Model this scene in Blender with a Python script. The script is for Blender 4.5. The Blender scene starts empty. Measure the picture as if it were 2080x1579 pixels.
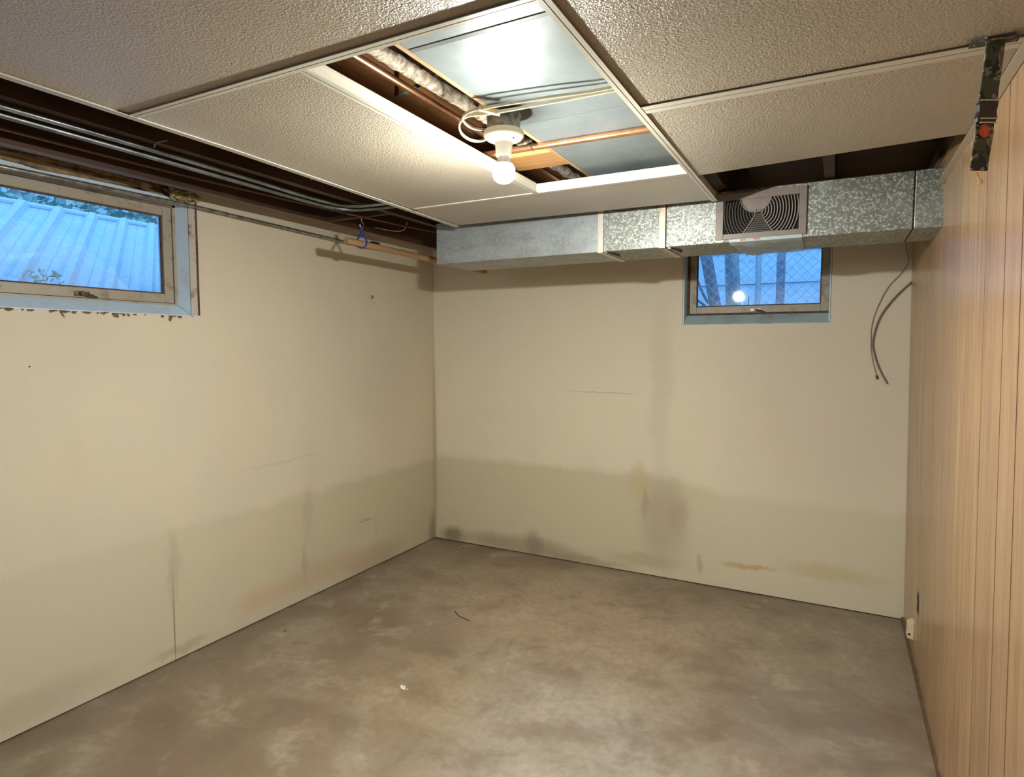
import bpy, math, random
from mathutils import Vector, Matrix, noise as mnoise
random.seed(7)
S = bpy.context.scene
COL = S.collection
PI = math.pi

# ---------------------------------------------------------------- camera, sky, exposure
cam = bpy.data.cameras.new('camera'); cam.sensor_width = 36.0; cam.sensor_fit = 'HORIZONTAL'
cam.lens = 1250.53 / 2080 * 36; cam.clip_start = 0.02
co = bpy.data.objects.new('camera', cam); COL.objects.link(co)
CX, CY, CZ = 2.74363, -3.90548, 1.5
co.matrix_world = Matrix(((0.883960139, -0.0326356591, 0.466421898, CX),
                          (0.467561804, 0.0602964317, -0.881901525, CY),
                          (0.000657861430, 0.997646858, 0.0685588298, CZ), (0, 0, 0, 1)))
S.camera = co
S.view_settings.view_transform = 'Standard'; S.view_settings.look = 'None'
S.view_settings.exposure = 0.47; S.view_settings.gamma = 1.0; S.view_settings.use_curve_mapping = False
w = bpy.data.worlds.new('sky'); S.world = w; w.use_nodes = True
bg = w.node_tree.nodes['Background']; bg.inputs[0].default_value = (0.16, 0.455, 1.0, 1); bg.inputs[1].default_value = 2.0

LAMP = Vector((1.872, -2.309, 2.003))
BULB_EMIT = 3350.0
def area(name, loc, size, energy, col, rot):
    l = bpy.data.lights.new(name, 'AREA'); l.shape = 'RECTANGLE'; l.size, l.size_y = size; l.energy = energy; l.color = col
    o = bpy.data.objects.new(name, l); COL.objects.link(o); o.location = loc; o.rotation_euler = rot
    return o
area('rear_fill_light', (1.7, -6.3, 1.98), (1.6, 0.6), 16.0, (0.92, 0.98, 1.0), (math.radians(58), 0, 0))  # added fill light, unseen behind the camera and tilted at the back wall

# ---------------------------------------------------------------- node helpers
def new_mat(name):
    m = bpy.data.materials.new(name); m.use_nodes = True
    nt = m.node_tree; b = nt.nodes['Principled BSDF']
    return m, nt, b
def setin(nt, node, key, v):
    s = node.inputs[key]
    if isinstance(v, bpy.types.NodeSocket): nt.links.new(v, s)
    elif v is not None:
        if s.type == 'RGBA' and len(v) == 3: v = (*v, 1)
        s.default_value = v
def N(nt, kind, props=None, **ins):
    n = nt.nodes.new(kind)
    for k, v in (props or {}).items(): setattr(n, k, v)
    for k, v in ins.items():
        k2 = int(k[1:]) if k[0] == 'i' and k[1:].isdigit() else k.replace('_', ' ')
        setin(nt, n, k2, v)
    return n
def M_(nt, op, a, b=None, c=None, clamp=False):
    n = nt.nodes.new('ShaderNodeMath'); n.operation = op; n.use_clamp = clamp
    setin(nt, n, 0, a)
    if b is not None: setin(nt, n, 1, b)
    if c is not None: setin(nt, n, 2, c)
    return n.outputs[0]
def VM(nt, op, a, b):
    n = nt.nodes.new('ShaderNodeVectorMath'); n.operation = op
    setin(nt, n, 0, a); setin(nt, n, 1, b)
    return n.outputs[0] if op != 'LENGTH' else n.outputs[1]
def MR(nt, v, a, b, c=0.0, d=1.0, smooth=True):
    n = nt.nodes.new('ShaderNodeMapRange'); n.interpolation_type = 'SMOOTHSTEP' if smooth else 'LINEAR'
    setin(nt, n, 0, v); setin(nt, n, 1, a); setin(nt, n, 2, b); setin(nt, n, 3, c); setin(nt, n, 4, d)
    return n.outputs[0]
def MIX(nt, f, a, b, mode='MIX'):
    n = nt.nodes.new('ShaderNodeMix'); n.data_type = 'RGBA'; n.blend_type = mode
    setin(nt, n, 0, f); setin(nt, n, 6, a); setin(nt, n, 7, b)
    return n.outputs[2]
def OBJ(nt): return N(nt, 'ShaderNodeTexCoord').outputs['Object']
def NOISE(nt, vec, scale, detail=3.0, rough=0.55, dist=0.0, stretch=None):
    if stretch: vec = VM(nt, 'MULTIPLY', vec, stretch)
    n = N(nt, 'ShaderNodeTexNoise', Vector=vec, Scale=scale, Detail=detail, Roughness=rough, Distortion=dist)
    return n.outputs[0]
def BUMP(nt, h, strength, dist): return N(nt, 'ShaderNodeBump', Height=h, Strength=strength, Distance=dist).outputs[0]
def blob(nt, vec, c, r, lo=0.25):
    """soft patch mask: 1 at c, 0 beyond radii r (a tuple per axis, 0 = axis ignored)"""
    inv = tuple(1.0 / k if k else 0.0 for k in r)
    d = VM(nt, 'SUBTRACT', vec, c); d = VM(nt, 'MULTIPLY', d, inv)
    n = nt.nodes.new('ShaderNodeVectorMath'); n.operation = 'LENGTH'; setin(nt, n, 0, d)
    return MR(nt, n.outputs[1], 1.0, lo, 0.0, 1.0)
def jitter(nt, vec, scale, amount):
    n = N(nt, 'ShaderNodeTexNoise', Vector=vec, Scale=scale, Detail=3.0)
    d = VM(nt, 'SUBTRACT', n.outputs['Color'], (0.5, 0.5, 0.5))
    return VM(nt, 'ADD', vec, VM(nt, 'MULTIPLY', d, (amount, amount, amount)))
def simple(name, col, rough=0.6, metal=0.0, var=0.0, scale=20, bump=0.0, spec=0.5, col2=None, bscale=None, stretch=None):
    m, nt, b = new_mat(name)
    v = OBJ(nt)
    if var or col2:
        n = NOISE(nt, v, scale, 4, 0.6, stretch=stretch)
        c2 = col2 or tuple(k * (1 - var) for k in col)
        setin(nt, b, 'Base Color', MIX(nt, MR(nt, n, 0.35, 0.65), col, c2))
    else: setin(nt, b, 'Base Color', col)
    b.inputs['Roughness'].default_value = rough; b.inputs['Metallic'].default_value = metal
    b.inputs['Specular IOR Level'].default_value = spec
    if bump: setin(nt, b, 'Normal', BUMP(nt, NOISE(nt, v, bscale or scale * 3, 4, stretch=stretch), 0.6, bump))
    return m

# ---------------------------------------------------------------- materials
def wall_common(name, axis):
    m, nt, b = new_mat(name)
    p = OBJ(nt)
    pf = jitter(nt, p, 34, 0.035)
    pj = jitter(nt, pf, 3.5, 0.12)
    pj2 = jitter(nt, pf, 9, 0.07)
    base = MIX(nt, MR(nt, NOISE(nt, p, 1.3, 4, 0.55), 0.38, 0.62), (0.79, 0.70, 0.545), (0.75, 0.68, 0.550))
    base = MIX(nt, MR(nt, NOISE(nt, p, 2.6, 3, stretch=(1, 1, 0.35)), 0.55, 0.75, 0, 0.30), base, (0.70, 0.60, 0.46))
    return m, nt, b, p, pj, pj2, base
def addst(nt, base, mask, col, k):
    return MIX(nt, M_(nt, 'MULTIPLY', mask, k), base, col)
def finish_wall(nt, b, p, base):
    sm = NOISE(nt, p, 60, 3)
    base = MIX(nt, MR(nt, sm, 0.3, 0.7, 0.0, 0.10), base, (0.60, 0.53, 0.41))
    setin(nt, b, 'Base Color', base)
    b.inputs['Roughness'].default_value = 0.62; b.inputs['Specular IOR Level'].default_value = 0.3
    h = M_(nt, 'ADD', M_(nt, 'MULTIPLY', NOISE(nt, p, 5, 3), 2.2), M_(nt, 'MULTIPLY', NOISE(nt, p, 130, 3), 0.25))
    setin(nt, b, 'Normal', BUMP(nt, h, 0.5, 0.006))
def wall_left_mat():
    m, nt, b, p, pj, pj2, base = wall_common('painted_plaster_left', 'y')
    sep = N(nt, 'ShaderNodeSeparateXYZ', Vector=pj2).outputs
    z, y = sep[2], sep[1]
    band = MR(nt, z, 0.66, 0.60)
    strong = MR(nt, y, -2.6, -0.7, 0.35, 0.9)
    base = MIX(nt, M_(nt, 'MULTIPLY', band, strong), base, (0.64, 0.575, 0.41))
    D = (0.45, 0.38, 0.27)
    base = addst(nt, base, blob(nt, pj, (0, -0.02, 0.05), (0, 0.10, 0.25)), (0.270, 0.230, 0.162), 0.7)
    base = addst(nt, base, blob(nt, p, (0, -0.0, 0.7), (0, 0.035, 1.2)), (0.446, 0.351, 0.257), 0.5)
    base = addst(nt, base, blob(nt, pj, (0, -0.72, 0.06), (0, 0.42, 0.13)), (0.513, 0.378, 0.284), 0.6)
    base = addst(nt, base, blob(nt, pj2, (0, -1.33, 0.22), (0, 0.035, 0.17)), D, 0.55)
    base = addst(nt, base, blob(nt, pj2, (0, -1.30, 0.50), (0, 0.06, 0.22)), (0.513, 0.459, 0.338), 0.5)
    base = addst(nt, base, blob(nt, pj2, (0, -1.20, 0.13), (0, 0.6, 0.10)), (0.608, 0.446, 0.297), 0.55)
    base = addst(nt, base, blob(nt, pj2, (0, -1.66, 0.13), (0, 0.22, 0.09)), (0.675, 0.486, 0.270), 0.5)
    base = addst(nt, base, blob(nt, pj2, (0, -2.10, 0.05), (0, 0.20, 0.035)), D, 0.55)
    base = addst(nt, base, blob(nt, pj2, (0, -2.80, 0.10), (0, 0.5, 0.10)), D, 0.35)
    base = addst(nt, base, blob(nt, pj2, (0, -0.79, 0.34), (0, 0.10, 0.012)), (0.486, 0.324, 0.230), 0.8)
    base = addst(nt, base, blob(nt, pj2, (0, -0.70, 0.27), (0, 0.012, 0.10)), (0.486, 0.351, 0.257), 0.6)
    base = addst(nt, base, blob(nt, pj2, (0, -1.50, 0.85), (0, 0.50, 0.010)), (0.540, 0.459, 0.338), 0.35)
    base = addst(nt, base, blob(nt, pj, (0, -1.72, 1.10), (0, 0.30, 0.5)), (0.800, 0.661, 0.486), 0.5)
    base = addst(nt, base, blob(nt, pj, (0, -0.90, 0.92), (0, 0.16, 0.22)), (0.783, 0.729, 0.594), 0.6)
    base = addst(nt, base, blob(nt, pj, (0, -0.60, 1.25), (0, 0.45, 0.5)), (0.634, 0.567, 0.486), 0.35)
    base = addst(nt, base, blob(nt, p, (0, -2.145, 0.22), (0, 0.005, 0.30), 0.7), (0.270, 0.216, 0.149), 0.75)
    base = addst(nt, base, blob(nt, pj2, (0, -2.14, 0.45), (0, 0.05, 0.25)), (0.540, 0.486, 0.365), 0.6)
    base = MIX(nt, 0.09, base, (0.1, 0.09, 0.08))  # shared wall paint darkened here to offset the light it gets
    finish_wall(nt, b, p, base); return m
def wall_back_mat():
    m, nt, b, p, pj, pj2, base = wall_common('painted_plaster_back', 'x')
    base = MIX(nt, 0.25, base, (1.0, 0.92, 0.74))  # shared wall paint lightened here to make up for weak light
    sep = N(nt, 'ShaderNodeSeparateXYZ', Vector=pj2).outputs
    z, x = sep[2], sep[0]
    bz = M_(nt, 'ADD', z, MR(nt, x, 1.8, 2.2, 0.0, 0.07))
    band = MR(nt, bz, 0.70, 0.62)
    strong = MR(nt, x, 1.5, 2.4, 0.85, 0.45)
    base = MIX(nt, M_(nt, 'MULTIPLY', band, strong), base, (0.63, 0.57, 0.40))
    base = addst(nt, base, blob(nt, pj, (2.7, 0, 1.2), (0.9, 0, 0.9)), (0.675, 0.581, 0.472), 0.6)
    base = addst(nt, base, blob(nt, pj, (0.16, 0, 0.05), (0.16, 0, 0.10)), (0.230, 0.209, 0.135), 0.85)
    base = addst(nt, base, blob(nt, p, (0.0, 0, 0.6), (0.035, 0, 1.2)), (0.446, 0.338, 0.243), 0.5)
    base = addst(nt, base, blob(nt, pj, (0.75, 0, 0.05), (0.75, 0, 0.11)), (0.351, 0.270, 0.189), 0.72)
    base = addst(nt, base, blob(nt, pj, (0.87, 0, 0.08), (0.10, 0, 0.14)), (0.30, 0.20, 0.15), 0.5)
    base = addst(nt, base, blob(nt, pj2, (1.25, 0, 0.03), (0.45, 0, 0.05)), (0.338, 0.216, 0.149), 0.5)
    base = addst(nt, base, blob(nt, pj, (1.78, 0, 0.38), (0.22, 0, 0.40)), (0.459, 0.365, 0.257), 0.55)
    base = addst(nt, base, blob(nt, pj2, (1.62, 0, 0.62), (0.10, 0, 0.16)), (0.608, 0.499, 0.257), 0.65)
    base = addst(nt, base, blob(nt, pj2, (1.66, 0, 0.47), (0.03, 0, 0.15)), (0.40, 0.31, 0.21), 0.45)
    base = addst(nt, base, blob(nt, pj2, (1.88, 0, 0.42), (0.08, 0, 0.18)), (0.44, 0.35, 0.25), 0.4)
    base = addst(nt, base, blob(nt, pj, (1.75, 0, 1.25), (0.10, 0, 0.75)), (0.553, 0.472, 0.365), 0.3)
    base = addst(nt, base, blob(nt, pj2, (2.30, 0, 0.165), (0.22, 0, 0.022)), (0.567, 0.392, 0.162), 0.75)
    base = addst(nt, base, blob(nt, pj2, (2.75, 0, 0.20), (0.35, 0, 0.07)), (0.634, 0.527, 0.270), 0.6)
    base = addst(nt, base, blob(nt, pj2, (1.65, 0, 0.10), (0.35, 0, 0.07)), (0.446, 0.338, 0.216), 0.45)
    base = addst(nt, base, blob(nt, pj2, (2.02, 0, 0.13), (0.03, 0, 0.09)), (0.472, 0.351, 0.243), 0.6)
    base = addst(nt, base, blob(nt, jitter(nt, p, 14, 0.02), (1.36, 0, 1.193), (0.36, 0, 0.0055), 0.3), (0.42, 0.37, 0.32), 0.5)
    finish_wall(nt, b, p, base); return m
def floor_mat():
    m, nt, b = new_mat('worn_concrete')
    p = OBJ(nt); pj = jitter(nt, p, 1.6, 0.45); pj2 = jitter(nt, p, 5, 0.18)
    n1 = NOISE(nt, p, 1.1, 6, 0.6, 0.6); n2 = NOISE(nt, p, 4.5, 6, 0.66, 0.25); n3 = NOISE(nt, p, 26, 5, 0.65)
    base = MIX(nt, MR(nt, n1, 0.36, 0.64), (0.264, 0.189, 0.130), (0.347, 0.280, 0.204))
    base = addst(nt, base, blob(nt, pj, (0.9, -2.2, 0), (1.1, 0.9, 0)), (0.267, 0.185, 0.114), 0.55)
    base = addst(nt, base, blob(nt, pj, (1.25, -1.75, 0), (0.6, 0.45, 0)), (0.419, 0.319, 0.191), 0.55)
    base = addst(nt, base, blob(nt, pj, (1.95, -1.9, 0), (0.75, 0.75, 0), 0.3), (0.429, 0.373, 0.328), 0.75)
    base = addst(nt, base, blob(nt, pj, (2.2, -3.4, 0), (1.6, 1.2, 0)), (0.439, 0.382, 0.336), 0.6)
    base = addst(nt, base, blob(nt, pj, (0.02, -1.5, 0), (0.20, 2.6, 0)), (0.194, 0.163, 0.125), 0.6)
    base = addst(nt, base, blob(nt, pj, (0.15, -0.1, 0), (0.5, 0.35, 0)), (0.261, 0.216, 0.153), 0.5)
    base = addst(nt, base, blob(nt, pj, (2.6, -0.05, 0), (1.0, 0.3, 0)), (0.252, 0.204, 0.160), 0.5)
    base = addst(nt, base, blob(nt, pj, (1.3, -0.9, 0), (0.9, 0.35, 0)), (0.329, 0.225, 0.154), 0.5)
    base = addst(nt, base, blob(nt, pj, (2.68, -1.38, 0), (0.42, 0.62, 0), 0.5), (0.257, 0.204, 0.168), 0.65)
    base = addst(nt, base, blob(nt, pj2, (1.02, -1.50, 0), (0.22, 0.05, 0)), (0.239, 0.172, 0.104), 0.7)
    base = addst(nt, base, blob(nt, pj2, (1.09, -0.94, 0), (0.05, 0.03, 0)), (0.153, 0.137, 0.118), 0.7)
    base = addst(nt, base, blob(nt, pj, (1.4, -0.75, 0), (1.4, 0.8, 0)), (0.47, 0.345, 0.235), 0.7)
    base = MIX(nt, 0.06, base, (0.0, 0.0, 0.0))
    n4 = NOISE(nt, jitter(nt, p, 2.2, 0.35), 2.0, 5, 0.62, 0.3, stretch=(1, 1.3, 1))
    base = MIX(nt, MR(nt, n4, 0.50, 0.70, 0, 0.40), base, (0.458, 0.385, 0.301))
    base = MIX(nt, MR(nt, n4, 0.49, 0.33, 0, 0.55), base, (0.191, 0.135, 0.089))
    base = MIX(nt, MR(nt, n2, 0.52, 0.68, 0, 0.5), base, (0.473, 0.392, 0.301))
    base = MIX(nt, MR(nt, n2, 0.49, 0.33, 0, 0.55), base, (0.187, 0.139, 0.097))
    base = MIX(nt, MR(nt, n3, 0.35, 0.7, 0, 0.35), base, (0.198, 0.152, 0.114))
    setin(nt, b, 'Base Color', base)
    setin(nt, b, 'Roughness', MR(nt, n2, 0.3, 0.7, 0.42, 0.62)); b.inputs['Specular IOR Level'].default_value = 0.35
    setin(nt, b, 'Normal', BUMP(nt, M_(nt, 'ADD', n2, M_(nt, 'MULTIPLY', n3, 0.3)), 0.35, 0.004))
    return m
def panel_mat():
    m, nt, b = new_mat('vinyl_wood_panelling')
    p = OBJ(nt)
    rnd = N(nt, 'ShaderNodeObjectInfo').outputs['Random']
    off = N(nt, 'ShaderNodeCombineXYZ', X=M_(nt, 'MULTIPLY', rnd, 9.0), Y=M_(nt, 'MULTIPLY', rnd, 5.0), Z=M_(nt, 'MULTIPLY', rnd, 31.0)).outputs[0]
    q = VM(nt, 'ADD', p, off)
    g = NOISE(nt, q, 4, 4, 0.6, 0.6, stretch=(1, 6.0, 0.30))
    f = NOISE(nt, q, 24, 4, 0.62, 0.3, stretch=(1, 5.0, 0.14))
    base = MIX(nt, MR(nt, g, 0.34, 0.66), (0.52, 0.320, 0.165), (0.345, 0.205, 0.110))
    base = MIX(nt, MR(nt, f, 0.52, 0.70, 0, 0.42), base, (0.26, 0.140, 0.065))
    base = MIX(nt, MR(nt, f, 0.48, 0.34, 0, 0.45), base, (0.58, 0.39, 0.19))
    base = MIX(nt, M_(nt, 'MULTIPLY', rnd, 0.5), base, (0.35, 0.22, 0.14))
    k = NOISE(nt, q, 3.0, 2, 0.5, 0.0, stretch=(1, 5.0, 1.4))
    base = MIX(nt, MR(nt, k, 0.74, 0.80, 0, 0.6), base, (0.20, 0.10, 0.05))
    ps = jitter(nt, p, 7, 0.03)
    for cy_, cz_, rz_ in ((-1.58, 1.12, 0.38), (-1.50, 0.20, 0.22), (-1.60, 0.62, 0.18)):   # glare along the grooves, painted into the veneer colour
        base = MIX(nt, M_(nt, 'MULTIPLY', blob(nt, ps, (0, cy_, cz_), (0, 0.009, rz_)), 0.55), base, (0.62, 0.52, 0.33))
    base = MIX(nt, M_(nt, 'MULTIPLY', blob(nt, jitter(nt, p, 4, 0.1), (0, -1.25, 0.30), (0, 0.35, 0.35)), 0.35), base, (0.36, 0.215, 0.085))
    setin(nt, b, 'Base Color', base)
    setin(nt, b, 'Roughness', MR(nt, g, 0.3, 0.7, 0.17, 0.26)); b.inputs['Specular IOR Level'].default_value = 0.5
    setin(nt, b, 'Normal', BUMP(nt, M_(nt, 'ADD', M_(nt, 'MULTIPLY', f, 0.12), NOISE(nt, p, 3.0, 1, stretch=(1, 1.6, 0.25))), 0.8, 0.012))
    return m
def tile_mat():
    m, nt, b = new_mat('textured_vinyl_ceiling_tile')
    p = OBJ(nt)
    pd = jitter(nt, p, 90, 0.006)
    vor = N(nt, 'ShaderNodeTexVoronoi', dict(feature='SMOOTH_F1'), Vector=pd, Scale=185.0).outputs[0]
    n = NOISE(nt, p, 230, 3, 0.6, 0.8)
    h = M_(nt, 'ADD', M_(nt, 'MULTIPLY', vor, 0.7), n)
    base = MIX(nt, MR(nt, NOISE(nt, p, 1.5, 3), 0.4, 0.6), (0.49, 0.42, 0.335), (0.45, 0.39, 0.315))
    base = MIX(nt, MR(nt, h, 0.55, 0.95, 0, 0.35), base, (0.31, 0.265, 0.205))
    setin(nt, b, 'Base Color', base)
    b.inputs['Roughness'].default_value = 0.30; b.inputs['Specular IOR Level'].default_value = 0.55
    setin(nt, b, 'Normal', BUMP(nt, h, 0.9, 0.0034))
    return m
def galv_mat(name='galvanized_spangle', dark=0.0):
    m, nt, b = new_mat(name)
    p = OBJ(nt); pd = jitter(nt, p, 30, 0.02)
    v1 = N(nt, 'ShaderNodeTexVoronoi', Vector=pd, Scale=150.0).outputs['Color']
    s = N(nt, 'ShaderNodeSeparateColor', Color=v1).outputs
    base = MIX(nt, MR(nt, s[0], 0.45, 1.0), (0.235, 0.245, 0.22), (0.56, 0.58, 0.53))
    base = MIX(nt, MR(nt, NOISE(nt, p, 5, 4), 0.5, 0.7, 0, 0.4), base, (0.45, 0.47, 0.46))
    setin(nt, b, 'Base Color', base); b.inputs['Metallic'].default_value = 0.75
    setin(nt, b, 'Roughness', MR(nt, s[1], 0, 1, 0.42, 0.65, False))
    setin(nt, b, 'Normal', BUMP(nt, M_(nt, 'ADD', s[2], M_(nt, 'MULTIPLY', NOISE(nt, p, 6, 2), 3.0)), 0.35, 0.0009))
    return m
def smooth_galv():
    m, nt, b = new_mat('dull_galvanized')
    p = OBJ(nt)
    n = NOISE(nt, p, 8, 5, 0.6, stretch=(1, 1, 2)); n2 = NOISE(nt, p, 60, 4, 0.6)
    base = MIX(nt, MR(nt, n, 0.35, 0.65), (0.42, 0.455, 0.475), (0.32, 0.35, 0.37))
    base = MIX(nt, MR(nt, n2, 0.4, 0.7, 0, 0.35), base, (0.62, 0.63, 0.62))
    setin(nt, b, 'Base Color', base); b.inputs['Metallic'].default_value = 0.55
    b.inputs['Roughness'].default_value = 0.5
    return m
def panning_mat():
    m, nt, b = new_mat('galvanized_panning_sheet')
    p = OBJ(nt)
    n = NOISE(nt, p, 4, 5, 0.6, 0.5); sc = NOISE(nt, p, 14, 6, 0.75, 2.0)
    base = MIX(nt, MR(nt, n, 0.35, 0.65), (0.24, 0.27, 0.28), (0.19, 0.215, 0.225))
    setin(nt, b, 'Base Color', base); b.inputs['Metallic'].default_value = 0.10; b.inputs['Specular IOR Level'].default_value = 0.2
    setin(nt, b, 'Roughness', MR(nt, sc, 0.3, 0.7, 0.46, 0.58))
    setin(nt, b, 'Normal', BUMP(nt, M_(nt, 'ADD', NOISE(nt, p, 2.2, 2), M_(nt, 'MULTIPLY', sc, 0.01)), 0.12, 0.006))
    return m
def wood_mat(name, a, c, d=None, axis='y', rough=0.6):
    m, nt, b = new_mat(name)
    st = {'y': (3, 0.25, 3), 'x': (0.25, 3, 3), 'z': (3, 3, 0.25)}[axis]
    p = OBJ(nt)
    g = NOISE(nt, p, 12, 6, 0.6, 0.6, stretch=st); f = NOISE(nt, p, 60, 5, 0.6, stretch=st)
    base = MIX(nt, MR(nt, g, 0.35, 0.65), a, c)
    base = MIX(nt, MR(nt, f, 0.5, 0.7, 0, 0.4), base, tuple(k * 0.55 for k in c))
    if d: base = MIX(nt, MR(nt, NOISE(nt, p, 2.5, 3), 0.5, 0.7, 0, 0.6), base, d)
    setin(nt, b, 'Base Color', base); b.inputs['Roughness'].default_value = rough
    setin(nt, b, 'Normal', BUMP(nt, f, 0.4, 0.001))
    return m
def camo_mat():
    m, nt, b = new_mat('camouflage_webbing')
    p = OBJ(nt)
    n = NOISE(nt, p, 22, 2, 0.5, 1.6); n2 = NOISE(nt, VM(nt, 'ADD', p, (3, 7, 1)), 26, 2, 0.5, 1.6)
    base = MIX(nt, MR(nt, n, 0.47, 0.50), (0.012, 0.020, 0.022), (0.045, 0.060, 0.050))
    base = MIX(nt, MR(nt, n2, 0.53, 0.55), base, (0.21, 0.19, 0.15))
    base = MIX(nt, MR(nt, n2, 0.60, 0.62), base, (0.13, 0.10, 0.05))
    base = MIX(nt, MR(nt, n, 0.60, 0.62), base, (0.05, 0.058, 0.022))
    setin(nt, b, 'Base Color', base); b.inputs['Roughness'].default_value = 0.75
    return m
def glass_mat():
    m = bpy.data.materials.new('window_glass'); m.use_nodes = True; nt = m.node_tree
    nt.nodes.remove(nt.nodes['Principled BSDF']); out = nt.nodes['Material Output']
    t = N(nt, 'ShaderNodeBsdfTransparent', Color=(0.94, 0.97, 0.97)); g = N(nt, 'ShaderNodeBsdfGlossy', Roughness=0.03)
    p = OBJ(nt)
    setin(nt, g, 'Normal', BUMP(nt, NOISE(nt, p, 5, 2), 0.3, 0.002))
    d = N(nt, 'ShaderNodeBsdfDiffuse', Color=(0.8, 0.85, 0.85))
    fr = N(nt, 'ShaderNodeFresnel', IOR=1.5).outputs[0]
    mx = N(nt, 'ShaderNodeMixShader', i0=fr, i1=t.outputs[0], i2=g.outputs[0])
    dirt = MR(nt, NOISE(nt, p, 30, 5, 0.7), 0.5, 0.75, 0.0, 0.16)
    mx2 = N(nt, 'ShaderNodeMixShader', i0=dirt, i1=mx.outputs[0], i2=d.outputs[0])
    nt.links.new(mx2.outputs[0], out.inputs[0])
    return m
def film_mat():
    m = bpy.data.materials.new('clear_plastic_film'); m.use_nodes = True; nt = m.node_tree
    nt.nodes.remove(nt.nodes['Principled BSDF']); out = nt.nodes['Material Output']
    t = N(nt, 'ShaderNodeBsdfTransparent', Color=(0.95, 0.97, 0.97)); g = N(nt, 'ShaderNodeBsdfGlossy', Roughness=0.16, Color=(1, 1, 1))
    d = N(nt, 'ShaderNodeBsdfTranslucent', Color=(0.70, 0.86, 0.95)); d2 = N(nt, 'ShaderNodeBsdfDiffuse', Color=(0.55, 0.72, 0.80))  # blue of the window light put into the film colour
    a = N(nt, 'ShaderNodeMixShader', i0=0.75, i1=t.outputs[0], i2=g.outputs[0])
    e = N(nt, 'ShaderNodeMixShader', i0=0.8, i1=d.outputs[0], i2=d2.outputs[0])
    c = N(nt, 'ShaderNodeMixShader', i0=0.78, i1=a.outputs[0], i2=e.outputs[0])
    nt.links.new(c.outputs[0], out.inputs[0])
    return m
def dirty_white(name, white, dirt, amt=0.5, sc=14, rough=0.45):
    m, nt, b = new_mat(name); p = OBJ(nt)
    n = NOISE(nt, p, sc, 6, 0.7, 0.5); n2 = NOISE(nt, p, sc * 5, 4, 0.6)
    base = MIX(nt, MR(nt, n, 0.50, 0.68, 0, amt), white, dirt)
    base = MIX(nt, MR(nt, n2, 0.66, 0.74, 0, amt), base, tuple(k * 0.35 for k in dirt))
    setin(nt, b, 'Base Color', base); b.inputs['Roughness'].default_value = rough
    setin(nt, b, 'Normal', BUMP(nt, n2, 0.3, 0.0008))
    return m
def bark_mat(name, a, c):
    m, nt, b = new_mat(name); p = OBJ(nt)
    n = NOISE(nt, p, 14, 6, 0.7, 0.5, stretch=(2, 2, 0.3))
    setin(nt, b, 'Base Color', MIX(nt, MR(nt, n, 0.4, 0.6), a, c)); b.inputs['Roughness'].default_value = 0.9
    setin(nt, b, 'Normal', BUMP(nt, n, 0.8, 0.02)); return m

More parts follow.
